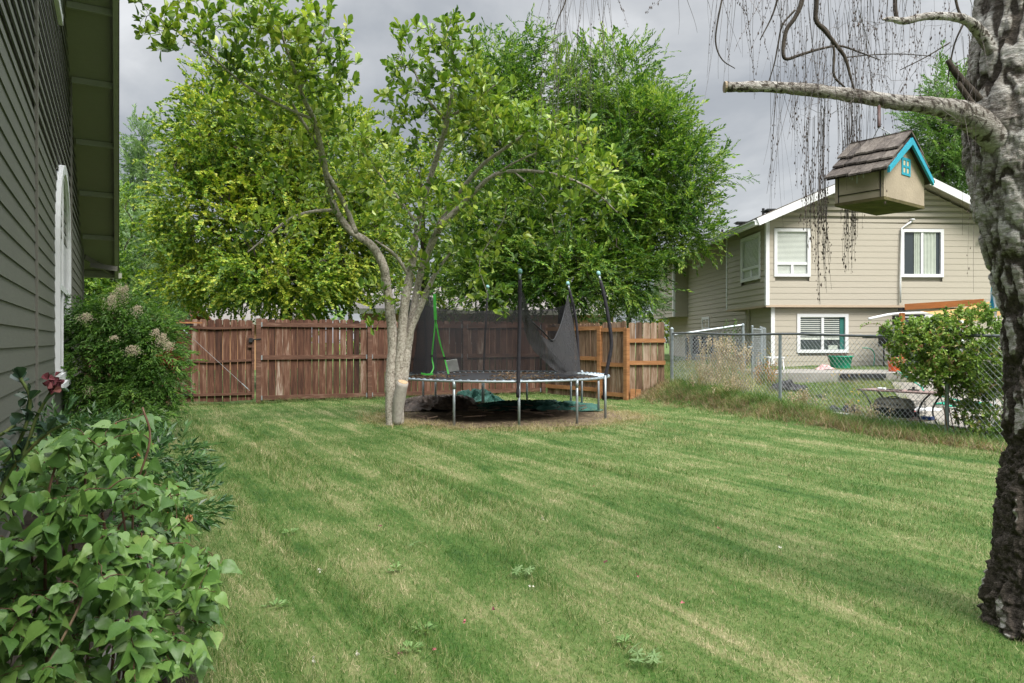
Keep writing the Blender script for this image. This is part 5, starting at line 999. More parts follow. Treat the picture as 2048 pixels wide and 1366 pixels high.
s = N('birch_bark'); at = s.n('ShaderNodeAttribute', attribute_name='furrow'); v = s.pos((14, 14, 60)); hz_ = s.noise(v, 1.2, 6, .7, 1.5); f2 = s.noise(s.pos((60, 60, 45)), 1, 5, .7)
f3 = s.noise(s.pos((5, 5, 7)), 1, 4, .6); white = s.ramp(s.math('ADD', s.math('MULTIPLY', hz_, .6), s.math('MULTIPLY', f3, .4)), [(.36, (.08, .066, .055)), (.47, (.33, .30, .265)), (.60, (.62, .60, .56))]); dk = s.ramp(f2, [(.3, (.03, .024, .019)), (.6, (.11, .09, .072)), (.78, (.22, .19, .16))])
kk = s.math('ADD', at.outputs['Fac'], s.math('MULTIPLY_ADD', f2, .5, -.25)); s.color(s.mix(s.ramp(kk, [(.36, 0.), (.60, 1.)]), white, dk)); s.rough(.9); s.bump(s.math('ADD', hz_, f2), .02, 1.); M['birch'] = s.m
tr_ = obj('trunk', mb, s.m, bt, True); at_ = tr_.data.attributes.new('furrow', 'FLOAT', 'POINT'); at_.data.foreach_set('value', dark.astype(np.float32))
def blimb(name, pts, z_list, sides=16, dk_=.2, cut=False):
    l = np.array([[*P(a, b, z_), r/F*z_] for (a, b, r), z_ in zip(pts, z_list)]); s_ = smoothl(l, 12); mb = MB(); mb.tube(s_[:, :3], s_[:, 3]*.82*(1+.09*(vnoise(s_[:, :3]*14, 3)-.5)*2), sides); V_ = mb.v[0]; w = fbm(V_*np.array([75, 60, 60]), 4, 2); mb.v[0] = V_+(w-.5)[:, None]*.012
    o = obj(name, mb, M['birch'], bt, True); a = o.data.attributes.new('furrow', 'FLOAT', 'POINT'); a.data.foreach_set('value', (dk_+.6*sstep(.50, .66, w)).astype(np.float32)); return l
LB = [blimb('limb', [(2010, 300, 34), (1962, 250, 34), (1920, 225, 28), (1860, 211, 21), (1790, 204, 18), (1700, 190, 16), (1620, 180, 15), (1540, 174, 13), (1480, 174, 12.5), (1451, 174, 12)], [3.3, 3.25, 3.2, 3.1, 3.0, 2.92, 2.85, 2.8, 2.76, 2.74]),
      blimb('limb', [(1995, 120, 14), (1962, 68, 14), (1935, 42, 12), (1900, 33, 10), (1850, 33, 9), (1810, 42, 9), (1780, 38, 6), (1765, 39, 2)], [3.3, 3.28, 3.2, 3.1, 3.0, 2.95, 2.9, 2.88])]
mb = MB(); e_ = P(1450.5, 174, 2.738); mb.tube([e_+np.array([.004, 0, 0]), e_-np.array([.004, 0, 0])], .021, 14); obj('cut_face', mb, plain('sawn_birch', (.30, .24, .17), .9, .25, 40), bt)
zb = 3.0; BR = [[(1960, 200, 9), (1915, 150, 8), (1895, 120, 5)], [(1975, 240, 8), (1950, 215, 7), (1915, 165, 6)], [(1795, 45, 5), (1790, 10, 5), (1793, -60, 5)],
      [(1608, -60, 6), (1604, 0, 6), (1590, 35, 5), (1573, 60, 5), (1566, 100, 4.5), (1572, 118, 4), (1600, 110, 3.5), (1640, 98, 3), (1680, 92, 2.5), (1720, 105, 2), (1760, 120, 1)],
      [(1632, -60, 7), (1633, 0, 6), (1632, 40, 5.5), (1650, 62, 5), (1672, 90, 4.5), (1690, 115, 4), (1700, 150, 3), (1708, 180, 2)], [(1633, 45, 4), (1655, 62, 3), (1668, 100, 3), (1668, 150, 3), (1690, 175, 2)],
      [(1905, -40, 3), (1915, 15, 3), (1928, 40, 3)], [(1928, 45, 2.5), (1910, 85, 2), (1900, 130, 2), (1895, 165, 1)], [(1450, -30, 2.2), (1434, 50, 2), (1432, 90, 2), (1445, 120, 1.5), (1470, 137, 1)],
      [(1590, 20, 2.5), (1565, 50, 2), (1556, 90, 2), (1548, 130, 1.5), (1535, 170, 1)], [(1900, 85, 1.6), (1850, 115, 1.3), (1800, 140, 1)], [(1690, 115, 1.5), (1740, 110, 1.3), (1800, 108, 1.2), (1860, 112, 1)], [(1135, -30, 2), (1130, 5, 1.8), (1115, 40, 1.2), (1108, 70, .8)], [(1560, -20, 3), (1545, 30, 2), (1520, 80, 1.2)]]
mb = MB(); limbs = []
for k, pts in enumerate(BR):
    z0_ = 3.25 if k < 2 else 2.9+(k % 4)*.12; l = np.array([[*P(a, b, z0_), max(r, 1)/F*z0_*.85] for a, b, r in pts]); limbs.append(l); s_ = smoothl(l, 5); mb.tube(s_[:, :3], s_[:, 3], 8)
obj('branches', mb, M['bark_dark'], bt, True)
# hanging twigs: strands fall from above
tw = MB(); bud = []; 
def strand(px, y0, y1, z_, drift, r=.0011, buds=.5, curlx=0):
    n = 9; t = np.linspace(0, 1, n); ph = rng.random()*6; x = px+drift*t+5*np.sin(t*4+ph)*t+curlx*t**3; pts = np.array([P(a, y0+(y1-y0)*q_, z_+.05*math.sin(q_*3+ph)) for a, q_ in zip(x, t)]); tw.tube(pts, np.linspace(r*1.35, r*.6, n), 3, False)
    if rng.random() < buds:
        for q_ in np.arange(.2, 1, .03):
            if rng.random() < .6: i = min(int(q_*(n-1)), n-2); f = q_*(n-1)-i; bud.append(pts[i]*(1-f)+pts[i+1]*f+rng.normal(0, .004, 3))
def group(x0, x1, n, ya, yb, y1a, y1b, buds=.5, zr=(2.6, 3.8)):
    for _ in range(n): strand(rng.uniform(x0, x1), rng.uniform(ya, yb), rng.uniform(y1a, y1b), rng.uniform(*zr), rng.normal(0, 28), rng.uniform(.0005, .0011), buds)
group(1090, 1220, 38, -60, -10, 40, 290, .3, (3.4, 4.4)); group(1080, 1200, 12, 60, 120, 200, 430, .3, (3.6, 4.4)); group(1420, 1560, 26, -60, -10, 20, 200, .4); group(1300, 1420, 5, -60, -10, 20, 70, .3)
group(1560, 1760, 62, -60, 20, 100, 430, .6); group(1600, 1760, 40, 20, 150, 260, 420, .6); group(1760, 1950, 36, -60, 40, 60, 260, .6); group(1540, 1600, 12, 100, 190, 300, 470, .4); group(1900, 1960, 9, 60, 200, 260, 600, .3, (2.9, 3.3))
for px_, y1_, n in ((1645, 615, 20), (1618, 520, 7), (1625, 560, 6)): 
    for _ in range(n): strand(px_+rng.normal(0, 4), rng.uniform(170, 390), rng.uniform(y1_-160, y1_), 3.0+rng.uniform(-.15, .15), rng.normal(0, 5), .0010, 1)
for _ in range(28): strand(1702+rng.normal(0, 11), rng.uniform(170, 330), rng.uniform(440, 550), 3.05+rng.uniform(-.1, .15), rng.normal(-3, 5), .0010, 1)
tg = np.array([P(rng.uniform(1560, 1940), rng.uniform(20, 260), rng.uniform(2.7, 3.4)) for _ in range(120)]); grow(limbs, tg, -.05, .0011, tw, .002, .05, 3, 5, .08)
obj('hanging_twigs', tw, M['birch_twig'], bt); bud = np.array(bud); dropl = (drop[0]*np.array([.7, .7, 1.9]), drop[1]); mb = MB().scatter([dropl], bud, np.einsum('nij,j->nij', rotz(rng.random(len(bud))*6), np.array([1, 1, 1.])), np.abs(rng.normal(.0055, .002, len(bud)))); obj('catkins', mb, plain('dry_catkin', (.07, .05, .042), .9, .4, 40, bump=0), bt); print('buds', len(bud))

# ================================================================ birdhouse
bh = thing('birdhouse', 'beige wooden birdhouse with shake roof and turquoise trim hanging from the birch limb', 'birdhouse', P(1760, 392, 2.85))
Nn = P(1768, 392, 2.7); b_ = nrm([.261, .200, 0]); a_ = np.array([-b_[1], b_[0], 0]); LA, LBb, HWl, HP = .19, .335, .112, .236; upz = np.array([0, 0, 1.])
def BH(a, b, z): return Nn+a_*a+b_*b+upz*z
bp = plain('birdhouse_paint', (.36, .30, .225), .6, .12, 14, bump=.002)
mb = MB(); mb.add([BH(0, 0, 0), BH(0, LBb, 0), BH(0, LBb, HWl), BH(0, LBb/2, HP), BH(0, 0, HWl), BH(LA, 0, 0), BH(LA, LBb, 0), BH(LA, LBb, HWl), BH(LA, LBb/2, HP), BH(LA, 0, HWl)], [[0, 1, 2, 3, 4], [9, 8, 7, 6, 5]]); mb.add([BH(0, 0, 0), BH(0, LBb, 0), BH(0, LBb, HWl), BH(0, 0, HWl), BH(LA, 0, 0), BH(LA, LBb, 0), BH(LA, LBb, HWl), BH(LA, 0, HWl)], [[0, 3, 7, 4], [1, 5, 6, 2]]); obj('body', mb, bp, bh)
mb = MB(); mb.box(BH(LA/2, LBb/2, -.006), (LA+.002, LBb+.002, .012), [a_, b_, upz]); obj('floor_board', mb, plain('mossy_board', (.10, .085, .035), .9, .4, 20), bh)
mb = MB(); 
for a0, a1, z0, z1 in ((.012, .013, .0, HWl), (LA-.016, LA-.015, 0, HWl), (.014, LA-.017, .026, .0275)): mb.box(BH((a0+a1)/2, -.0015, (z0+z1)/2), (a1-a0+.0015, .003, z1-z0), [a_, b_, upz])
dg = mb; mb2 = MB(); mb2.box(BH(LA/2, -.002, .068), (LA-.036, .003, .078), [a_, b_, upz]); sdo = obj('side_door', mb2, bp, bh); mb = mb3 = MB()
for q_, zt_, zl_ in ((.075, .10, .020), (.100, .098, .034), (.128, .102, .016), (.118, .09, .010)): mb3.box(BH(q_, -.0042, zt_-zl_/2), (.005, .001, zl_), [a_, b_, upz])
obj('paint_drips', mb3, plain('white_drip', (.5, .5, .48), .6, .1), sdo); mb = dg; obj('door_gap', mb, M['black'], bh)
rng2 = np.random.default_rng(5); shm = wood('weathered_shake', [(.2, (.035, .028, .024)), (.5, (.095, .078, .066)), (.85, (.20, .175, .15))], rs=(26, 26, 6), islvar=.4, bump=.003)
sn = (HP-HWl)/(LBb/2)
for sgn in (0, 1):
    mb = MB()
    def RP(a, d, lift): # d distance down the slope horizontally from ridge
        b = LBb/2-d if sgn == 0 else LBb/2+d; return BH(a, b, HP-sn*d+lift)
    for row, (d0, d1, lf) in enumerate(((-.004, .105, .030), (.07, .150, .019), (.12, .205, .008))):
        a = -.026
        while a < LA+.02:
            w = rng2.uniform(.03, .06); a2 = min(a+w, LA+.028); e1 = d1+rng2.uniform(-.005, .006); v0 = [RP(x, d, l) for x in (a, a2-.0015) for d, l in ((d0, lf-.004), (e1, lf)) for l in (l, l+.007)]
            mb.add(v0, [[0, 1, 3, 2], [4, 6, 7, 5], [0, 4, 5, 1], [2, 3, 7, 6], [0, 2, 6, 4], [1, 5, 7, 3]]); a = a2
    obj('roof', mb, shm, bh)
    mb = MB(); v0 = [RP(x, d, l) for x in (-.022, LA+.02) for d in (0, .195) for l in (-.002, .006)]; mb.add(v0, [[0, 1, 3, 2], [4, 6, 7, 5], [0, 4, 5, 1], [2, 3, 7, 6], [0, 2, 6, 4], [1, 5, 7, 3]]); obj('roof_board', mb, M['twig'], bh)
tq = plain('turquoise_paint', (.03, .31, .42), .5, .08, 14)
for sgn in (0, 1):
    mb = MB(); f = (lambda d, z: BH(-.030, LBb/2-d, z)) if sgn == 0 else (lambda d, z: BH(-.030, LBb/2+d, z))
    mb.prism([f(0, HP+.004), f(.185, HP-sn*.185+.004), f(.185, HP-sn*.185-.018), f(0, HP-.022)], a_*.010 if sgn == 0 else a_*.009); obj('rake_trim', mb, tq, bh)
# painted window on the gable
wc = LBb*.52; mb = MB()
for b0, b1, z0, z1 in ((wc-.036, wc+.036, .100, .110), (wc-.036, wc+.036, .158, .168), (wc-.036, wc-.024, .110, .158), (wc+.024, wc+.036, .110, .158), (wc-.005, wc+.005, .110, .158), (wc-.024, wc-.005, .130, .138), (wc+.005, wc+.024, .130, .138)): mb.box(BH(-.0015, (b0+b1)/2, (z0+z1)/2), (.003, b1-b0, z1-z0), [a_, b_, upz])
pw = obj('painted_window', mb, tq, bh); mb = MB(); mb.box(BH(-.0005, wc, .134), (.001, .046, .052), [a_, b_, upz]); obj('pane', mb, plain('cream_paint', (.52, .47, .32), .6, .05), pw)
# hanger
mb = MB(); top_ = P(1758, 196, 2.98); low_ = P(1758, 254, 2.86); rdg = BH(LA*.5, LBb/2, HP+.03)
mb.tube([low_, low_+(top_-low_)*.7], .0065, 10); obj('hanger_tube', mb, plain('brown_tube', (.10, .06, .055), .5, .2), bh, True)
mb = MB(); mb.tube([low_, rdg+a_*.03], .0018, 4); mb.tube([low_, rdg-a_*.05], .0018, 4); mb.tube([low_+(top_-low_)*.7, top_], .0012, 4); obj('wire', mb, M['wire'], bh)

# ================================================================ things in the neighbour's yard
def rnd_tub(name, label, cat, px, pyb, z_, rt_, rb_, h, m, hz0, rim=True, group=None, mat2=None):
    x = (px-CX)/F*z_; t = thing(name, label, cat, (x, z_, hz0), group); mb = MB(); pf = [(.001, 0), (rb_, 0), (rb_*1.01, .01), (rt_, h), (rt_+.02, h), (rt_+.02, h-.03), (rt_*1.0, h-.032)] if rim else [(.001, 0), (rb_, 0), (rt_, h)]
    pf2 = [(rt_-.012, h-.001), (rb_-.012, .02), (.001, .02)]; mb.lathe(pf, (x, z_, hz0), 28); mb.lathe(pf2, (x, z_, hz0), 28); mb.lathe([(rt_, h), (rt_-.012, h-.001)], (x, z_, hz0), 28); obj('tub', mb, m, t, True); return t, x
gm = plain('green_plastic', (.01, .30, .17), .45, .12, 8, bump=0)
t, x = rnd_tub('plastic_tub', 'round green plastic tub full of soil below the lower window', 'tub', 1681, 733, 19.2, .30, .23, .34, gm, .61)
mb = MB(); mb.lathe([(.29, .31), (.2, .35), (.001, .36)], (x, 19.2, .61), 24); obj('soil_fill', mb, M['soil'], t)
mb = MB(); mb.beam((x-.4, 19.1, .975), (x+.36, 19.25, 1.0), .09, .02); mb.beam((x-.42, 19.05, .975), (x-.36, 19.05, .80), .02, .02); obj('plank', mb, M['fence_red'], loc=(x, 19.1, .97), label='short dark plank lying across the green tub', cat='plank')
t, x = rnd_tub('bucket', 'orange plastic bucket standing beside the garden hose', 'bucket', 1789, 742, 17.6, .155, .125, .34, plain('orange_plastic', (.62, .10, .02), .45, .12, 8, bump=0), .605)
mb = MB(); mb.tube([np.array([x+.16*math.cos(q_), 17.6-.1*math.sin(q_), .605+.30-.12*math.sin(q_)]) for q_ in np.linspace(0, math.pi, 12)], .004, 5); obj('handle', mb, M['galv'], t)
# hose
mb = MB(); pts = [(1795, 741, 17.0), (1810, 752, 16.4), (1830, 765, 15.6), (1845, 775, 15.0), (1855, 785, 14.4)]
pl = [P(a, b, c) for a, b, c in pts]; pl = [np.array([p[0], p[1], max(p[2], hz(p[0], p[1])+.04)]) for p in pl]
for k in range(50): q_ = k*.4; pl.append(np.array([8.35+.42*math.cos(q_)+.02*k/5, 13.6+.3*math.sin(q_), hz(8.35, 13.6)+.05+.01*(k % 5)]))
hm = plain('green_hose', (.02, .34, .22), .4, .15, 9, bump=0); mb.tube(smoothl(np.column_stack([pl, np.zeros(len(pl))]), 3)[:, :3], .014, 6); obj('garden_hose', mb, hm, smooth=True, loc=pl[0], label='turquoise green garden hose coiled on the concrete patio', cat='hose')
q_ = HW(2.9, .0, 0); mb = MB(); mb.tube(smoothl(np.column_stack([[q_+np.array([-.25, -.12, 1.15]), q_+np.array([-.05, -.2, 1.12]), q_+np.array([.05, -.2, .95]), q_+np.array([.0, -.25, .62])], np.zeros(4)]), 5)[:, :3], .014, 6); obj('garden_hose', mb, hm, smooth=True, loc=q_+np.array([0, -.2, .62]), label='short green hose hanging from the outdoor tap on the house wall', cat='hose')
# barbecue
q_ = HW(3.15, -.75, .605); bq = thing('barbecue', 'black barbecue grill on legs against the house behind the bush', 'barbecue', q_)
mb = MB(); mb.box(q_+np.array([.1, 0, .72]), (.75, .5, .26)); obj('firebox', mb, M['black'], bq); mb = MB(); mb.prism([q_+np.array([-.28, -.25, .87]), q_+np.array([-.28, .25, .87]), q_+np.array([-.28, .2, 1.12]), q_+np.array([-.28, -.12, 1.15])], (.76, 0, 0)); obj('lid', mb, M['blackmetal'], bq)
for sx in (-.15, .42):
    for sy in (-.2, .2): mb = MB(); mb.tube([q_+np.array([sx, sy, 0]), q_+np.array([sx, sy, .6])], .02, 6); obj('leg', mb, M['blackmetal'], bq)
mb = MB(); mb.box(q_+np.array([.1, 0, .22]), (.8, .45, .025)); mb.box(q_+np.array([-.52, 0, .82]), (.42, .42, .03)); obj('shelf', mb, M['blackmetal'], bq); mb = MB(); mb.tube([q_+np.array([-.1, -.22, 1.05]), q_+np.array([-.1, -.27, 1.05]), q_+np.array([.3, -.27, 1.05]), q_+np.array([.3, -.22, 1.05])], .012, 6); obj('handle', mb, M['galv'], bq)
q_ = HW(3.65, -.6, .605); bx = thing('storage_shelf', 'dark outdoor shelf with boxes beside the patio door', 'shelf', q_); mb = MB()
for z_ in (.4, .9, 1.35): mb.box(q_+np.array([0, 0, z_]), (.7, .35, .025))
obj('shelf_board', mb, M['blackmetal'], bx)
for sx in (-.33, .33): mb = MB(); mb.box(q_+np.array([sx, 0, .72]), (.03, .33, 1.44)); obj('side', mb, M['blackmetal'], bx)
mb = MB(); mb.prism([q_+np.array([-.35, -.2, 1.40]), q_+np.array([.35, -.2, 1.40]), q_+np.array([.30, -.2, 1.52]), q_+np.array([-.28, -.2, 1.52])], (0, .35, 0)); obj('box', mb, M['black'], bx)
# pergola post and beam with tan shade cloth
pg = thing('patio_shade', 'orange brown timber post and beam carrying a tan shade cloth by the house wall', 'canopy', HW(3.9, -1.2, .6)); om = wood('orange_timber', [(.2, (.26, .09, .03)), (.7, (.42, .16, .05))], rs=(1.5, 1.5, 9))
mb = MB(); mb.box(P(1804, 676, 18.4), (.10, .10, 1.28)); obj('post', mb, om, pg); mb = MB(); mb.box(P(1804, 619, 18.4), (.13, .13, .07)); obj('bracket', mb, M['black'], pg); mb = MB(); mb.beam(P(1810, 614, 18.3), P(1968, 604, 17.2), .06, .15); obj('beam', mb, om, pg); mb = MB()
mb.grid(lambda u, v_: (P(1840, 622, 18.2)[None]*(1-u[:, None])+P(1990, 600, 16.6)[None]*u[:, None])+np.array([.0, -.9, -.16])*v_[:, None]+np.array([0, 0, -.22])*(np.sin(u*math.pi)*(.35+.65*v_))[:, None], 30, 8); obj('shade_cloth', mb, plain('tan_cloth', (.50, .30, .12), .9, .1, 5), pg, True)
mb = MB(); mb.tube(smoothl(np.column_stack([[P(1737, 638, 18.6), P(1760, 633, 18.6), P(1790, 628, 18.6), P(1850, 626, 18.7), P(1890, 627, 18.8), P(1925, 634, 18.8)], np.zeros(6)]), 4)[:, :3], .035, 8); obj('plastic_pipe', mb, M['white'], loc=P(1737, 638, 18.6), smooth=True, label='white bendy pipe lying along the top of the patio shade', cat='pipe')
tl_ = MB(); tl_.grid(lambda u, v_: P(1992, 568, 11.2)[None]+np.column_stack([(u-.5)*(.10+.10*v_), .05*np.sin(u*14), -v_*.42]), 24, 8); s = N('striped_towel'); c_ = s.n('ShaderNodeTexWave'); c_.inputs['Scale'].default_value = 9; s.l(s.pos(), c_.inputs[0]); s.color(s.ramp(c_.outputs[0], [(.45, (.03, .26, .36)), (.55, (.5, .55, .58))])); obj('closed_parasol', tl_, s.m, loc=P(1992, 620, 11.2), label='blue and white folded parasol cloth beside the birch trunk', cat='parasol')
bpy.data.objects['closed_parasol']
um = MB(); um.tube([P(1988, 900, 11.25), P(1992, 562, 11.25)], .018, 8); o_ = obj('pole', um, M['white'], bpy.data.objects['closed_parasol'])
# low concrete edging, dark board, posts
def edging(name, label, pts, w, h, m, cat='kerb'):
    mb = MB(); P3 = [np.array([x, y, hz(x, y)+h/2-.03]) for x, y in pts]
    for a, b in zip(P3[:-1], P3[1:]): mb.beam(a, b, w, h)
    obj(name, mb, m, loc=P3[0], label=label, cat=cat)
edging('concrete_edging', 'low concrete edging half buried in dry grass near the fence end', [(3.98, 16.0), (4.25, 15.6), (4.55, 14.95)], .12, .13, M['concrete'])
edging('concrete_edging', 'low concrete edging curving in the weeds left of the metal table', [(5.62, 12.6), (5.9, 12.2), (6.25, 12.0), (6.5, 12.05)], .16, .14, M['concrete'])
mb = MB(); x_ = (1728-CX)/F*16.72; mb.box((x_, 16.76, .53), (1.05, .04, .10)); obj('dark_board', mb, M['black'], loc=(x_, 16.76, .5), label='long dark strip let into the front of the raised patio', cat='board')
mb = MB(); x_ = 6.55; z0_ = hz(6.55, 11.9); mb.lathe([(.001, 0), (.10, 0), (.13, .2), (.115, .2), (.09, .02)], (x_+.0, 11.85, z0_), 4); obj('black_pot', mb, M['black'], loc=(x_, 11.85, z0_), label='square black plastic pot standing left of the metal table', cat='pot')
mb = MB(); x_ = (1548-CX)/F*18.6; mb.box((x_, 18.6, .92), (.42, .36, .03))
for sx in (-.17, .17):
    for sy in (-.14, .14): mb.beam((x_+sx, 18.6+sy, .905), (x_+sx*1.15, 18.6+sy*1.15, .6), .03, .03, (0, 1, 0))
obj('plastic_stool', mb, M['white'], loc=(x_, 18.6, .6), label='small white plastic stool by the lower corner of the house', cat='stool')
def rag(name, label, cat, px, py, z_, rx, ry_, h, m, seed, group=None):
    x = (px-CX)/F*z_; z0 = hz(x, z_); mb = MB()
    def f_(u, v_):
        a = (u-.5)*2; b = (v_-.5)*2; e = np.clip(1-a**2*.8-b**2*.8, 0, 1); w = fbm(np.column_stack([a*2.5+seed, b*2.5, a*0]), 4, seed); wb = fbm(np.column_stack([a*3, b*3+seed, a*0]), 3, seed+5)
        X_ = x+a*rx*(.7+.6*wb); Y_ = z_+b*ry_*(.7+.6*w); return np.column_stack([X_, Y_, height(X_, Y_)+.01+h*e*w*1.6])
    mb.grid(f_, 40, 30); return obj(name, mb, m, smooth=True, loc=(x, z_, z0), label=label, cat=cat, group=group)
M['bsheet'] = plain('black_sheeting', (.016, .016, .018), .5, .4, 9, bump=.004)
rag('weed_sheet', 'long black plastic roll lying in the grass left of centre behind the fence', 'sheet', 1578, 762, 15.8, .42, .14, .22, M['bsheet'], 3)
rag('weed_sheet', 'torn black sheeting scrap in the grass right of the middle fence post', 'sheet', 1610, 800, 13.9, .16, .14, .05, M['bsheet'], 6)
rag('weed_sheet', 'black sheeting scrap nearest to the concrete edging', 'sheet', 1668, 812, 13.2, .14, .18, .12, M['bsheet'], 9)
rag('weed_sheet', 'black sheeting heap just left of the metal table top', 'sheet', 1702, 792, 13.0, .16, .22, .20, M['bsheet'], 12)
rag('weed_sheet', 'small black scrap in the middle of the weedy yard', 'sheet', 1642, 783, 14.8, .1, .1, .06, M['bsheet'], 15)
o_ = rag('paper_bag', 'crumpled pink and white bag in front of the green tub', 'bag', 1650, 729, 18.8, .22, .15, .10, plain('pink_white_paper', (.55, .33, .32), .8, .3, 10), 4); o_.location.z = .61
o_ = rag('red_cloth', 'red and white cloth lying on the patio behind the table', 'cloth', 1812, 800, 13.1, .18, .14, .06, plain('red_cloth', (.55, .02, .05), .8, .3, 3), 8)
rag('white_sheet', 'crumpled white sheet lying on the patio beside the red cloth', 'cloth', 1850, 800, 13.3, .34, .2, .06, plain('white_cloth', (.6, .6, .6), .8, .1, 3), 18)
# metal table with lower shelf
tb_ = thing('metal_table', 'rusty two tier metal serving table with curved legs behind the wire fence', 'table', (6.3, 11.6, 0))
yt = 11.55; T0 = np.array([(1716-CX)/F*12.0, 12.0]); T1 = np.array([(1868-CX)/F*11.0, 11.0]); te = nrm(np.append(T1-T0, 0)); tn = np.array([-te[1], te[0], 0]); Lt = np.linalg.norm(T1-T0)
def TT(t, d, z): return np.array([T0[0], T0[1], 0])+te*t+tn*d+np.array([0, 0, z])
zt0 = CH-(777-CY)/F*12.0; zt1 = CH-(790-CY)/F*11.0; ztt = (zt0+zt1)/2
rust = plain('rusty_plate', (.20, .135, .12), .8, .45, 9)
mb = MB(); mb.box(TT(Lt/2, .22, ztt), (Lt, .50, .022), [te, tn, upz]); obj('table_top', mb, rust, tb_)
mb = MB(); mb.box(TT(Lt/2+.04, .22, ztt-.43), (Lt*.66, .42, .02), [te, tn, upz]); obj('shelf', mb, rust, tb_)
for t_, sg in ((.06, 1), (Lt-.06, -1)):
    for d_ in (.0, .44):
        mb = MB(); pts = [TT(t_+sg*o1, d_, z1) for o1, z1 in ((.0, ztt-.01), (.10, ztt-.12), (.17, ztt-.28), (.14, ztt-.44), (.03, ztt-.60), (-.03, ztt-.72))]; pts[-1][2] = min(pts[-1][2], hz(pts[-1][0], pts[-1][1])+.0); mb.tube(smoothl(np.column_stack([pts, np.zeros(6)]), 6)[:, :3], .014, 8); obj('leg', mb, M['blackmetal'], tb_, True)
# pet carrier on the shelf
zs_ = ztt-.42; pc = thing('pet_carrier', 'grey and black plastic pet carrier on the lower shelf of the metal table', 'pet carrier', TT(.50, .18, zs_))
def lof(mb, rows, c):    # rows (halfx, halfy, z) rounded-rect loft
    vs = []; seg = 28; ang = np.arange(seg)/seg*2*math.pi
    for hx, hy, z1 in rows:
        cx_ = np.sign(np.cos(ang))*np.abs(np.cos(ang))**.45*hx; cy_ = np.sign(np.sin(ang))*np.abs(np.sin(ang))**.45*hy; vs.append(c+te*cx_[:, None]+tn*cy_[:, None]+upz*z1)
    b = (np.arange(len(rows)-1)[:, None]*seg); j = np.arange(seg); k = (j+1) % seg; mb.add(np.vstack(vs), np.stack([b+j, b+k, b+k+seg, b+j+seg], -1).reshape(-1, 4)); return mb
pcc = TT(.50, .18, zs_)
mb = lof(MB(), [(.001, .001, .005), (.24, .15, .005), (.265, .17, .03), (.28, .185, .15), (.285, .19, .155)], pcc); obj('base', mb, M['black'], pc)
mb = lof(MB(), [(.30, .20, .155), (.30, .20, .172), (.285, .19, .175), (.265, .175, .26), (.22, .13, .30), (.10, .06, .305), (.001, .001, .305)], pcc); obj('lid', mb, plain('grey_olive_plastic', (.17, .155, .12), .6, .15, 6), pc)
mb = MB(); 
for k in range(9): 
    if k != 4: mb.box(pcc+te*(-.2+k*.05)-tn*.187+upz*.215, (.022, .006, .030), [te, tn, upz])
obj('vents', mb, M['black'], pc)
mb = MB(); mb.tube([pcc+te*-.1+upz*.305, pcc+te*-.07+upz*.325, pcc+te*.07+upz*.325, pcc+te*.1+upz*.305], .009, 6); obj('handle', mb, M['black'], pc)
c_ = TT(1.02, .20, zs_); mb = MB(); mb.box(c_+upz*.025, (.16, .10, .05), [te, tn, upz]); bxx = thing('blue_tin', 'small blue box on the right end of the lower table shelf', 'box', c_); obj('body', mb, plain('blue_tin_paint', (.02, .06, .25), .4, .2), bxx); mb = MB(); mb.box(c_+upz*.052, (.11, .06, .004), [te, tn, upz]); obj('lid', mb, M['white'], bxx)
c_ = TT(.80, .30, zs_); mb = MB()
for k in range(6): mb.tube([c_+te*(.13*math.cos(q))+tn*(.13*math.sin(q))+upz*(.04+k*.045) for q in np.linspace(0, 6.283, 20)], .0035, 4, False)
for q in np.linspace(0, 6.28, 12, endpoint=False): mb.tube([c_+te*(.13*math.cos(q))+tn*(.13*math.sin(q))+upz*z1 for z1 in (.0, .27)], .003, 4)
obj('wire_basket', mb, M['blackmetal'], loc=c_, label='round black wire basket beside the pet carrier on the lower shelf', cat='basket')
for k, (t_, d_, lab) in enumerate(((.36, .1, 'small white tube lying on the left part of the rusty table top'), (.80, .2, 'small dark metal fitting on the right part of the rusty table top'))):
    mb = MB(); c_ = TT(t_, d_, ztt+.03); mb.tube([c_-te*.08, c_+te*.05], .018, 8) if k == 0 else (mb.tube([c_-upz*.01, c_+upz*.05], .02, 8), mb.beam(c_-te*.08, c_+te*.08, .03, .02)); obj('white_tube' if k == 0 else 'metal_fitting', mb, M['white'] if k == 0 else M['blackmetal'], loc=c_, label=lab, cat='tube' if k == 0 else 'fitting')
mb = MB(); pts = [TT(.40+.035*k, .12+.03*math.sin(k*1.3), ztt+.02) for k in range(8)]; mb.tube(pts, .010, 6); obj('rubber_strap', mb, M['black'], loc=pts[0], label='black rubber strap twisted on the rusty table top', cat='strap')

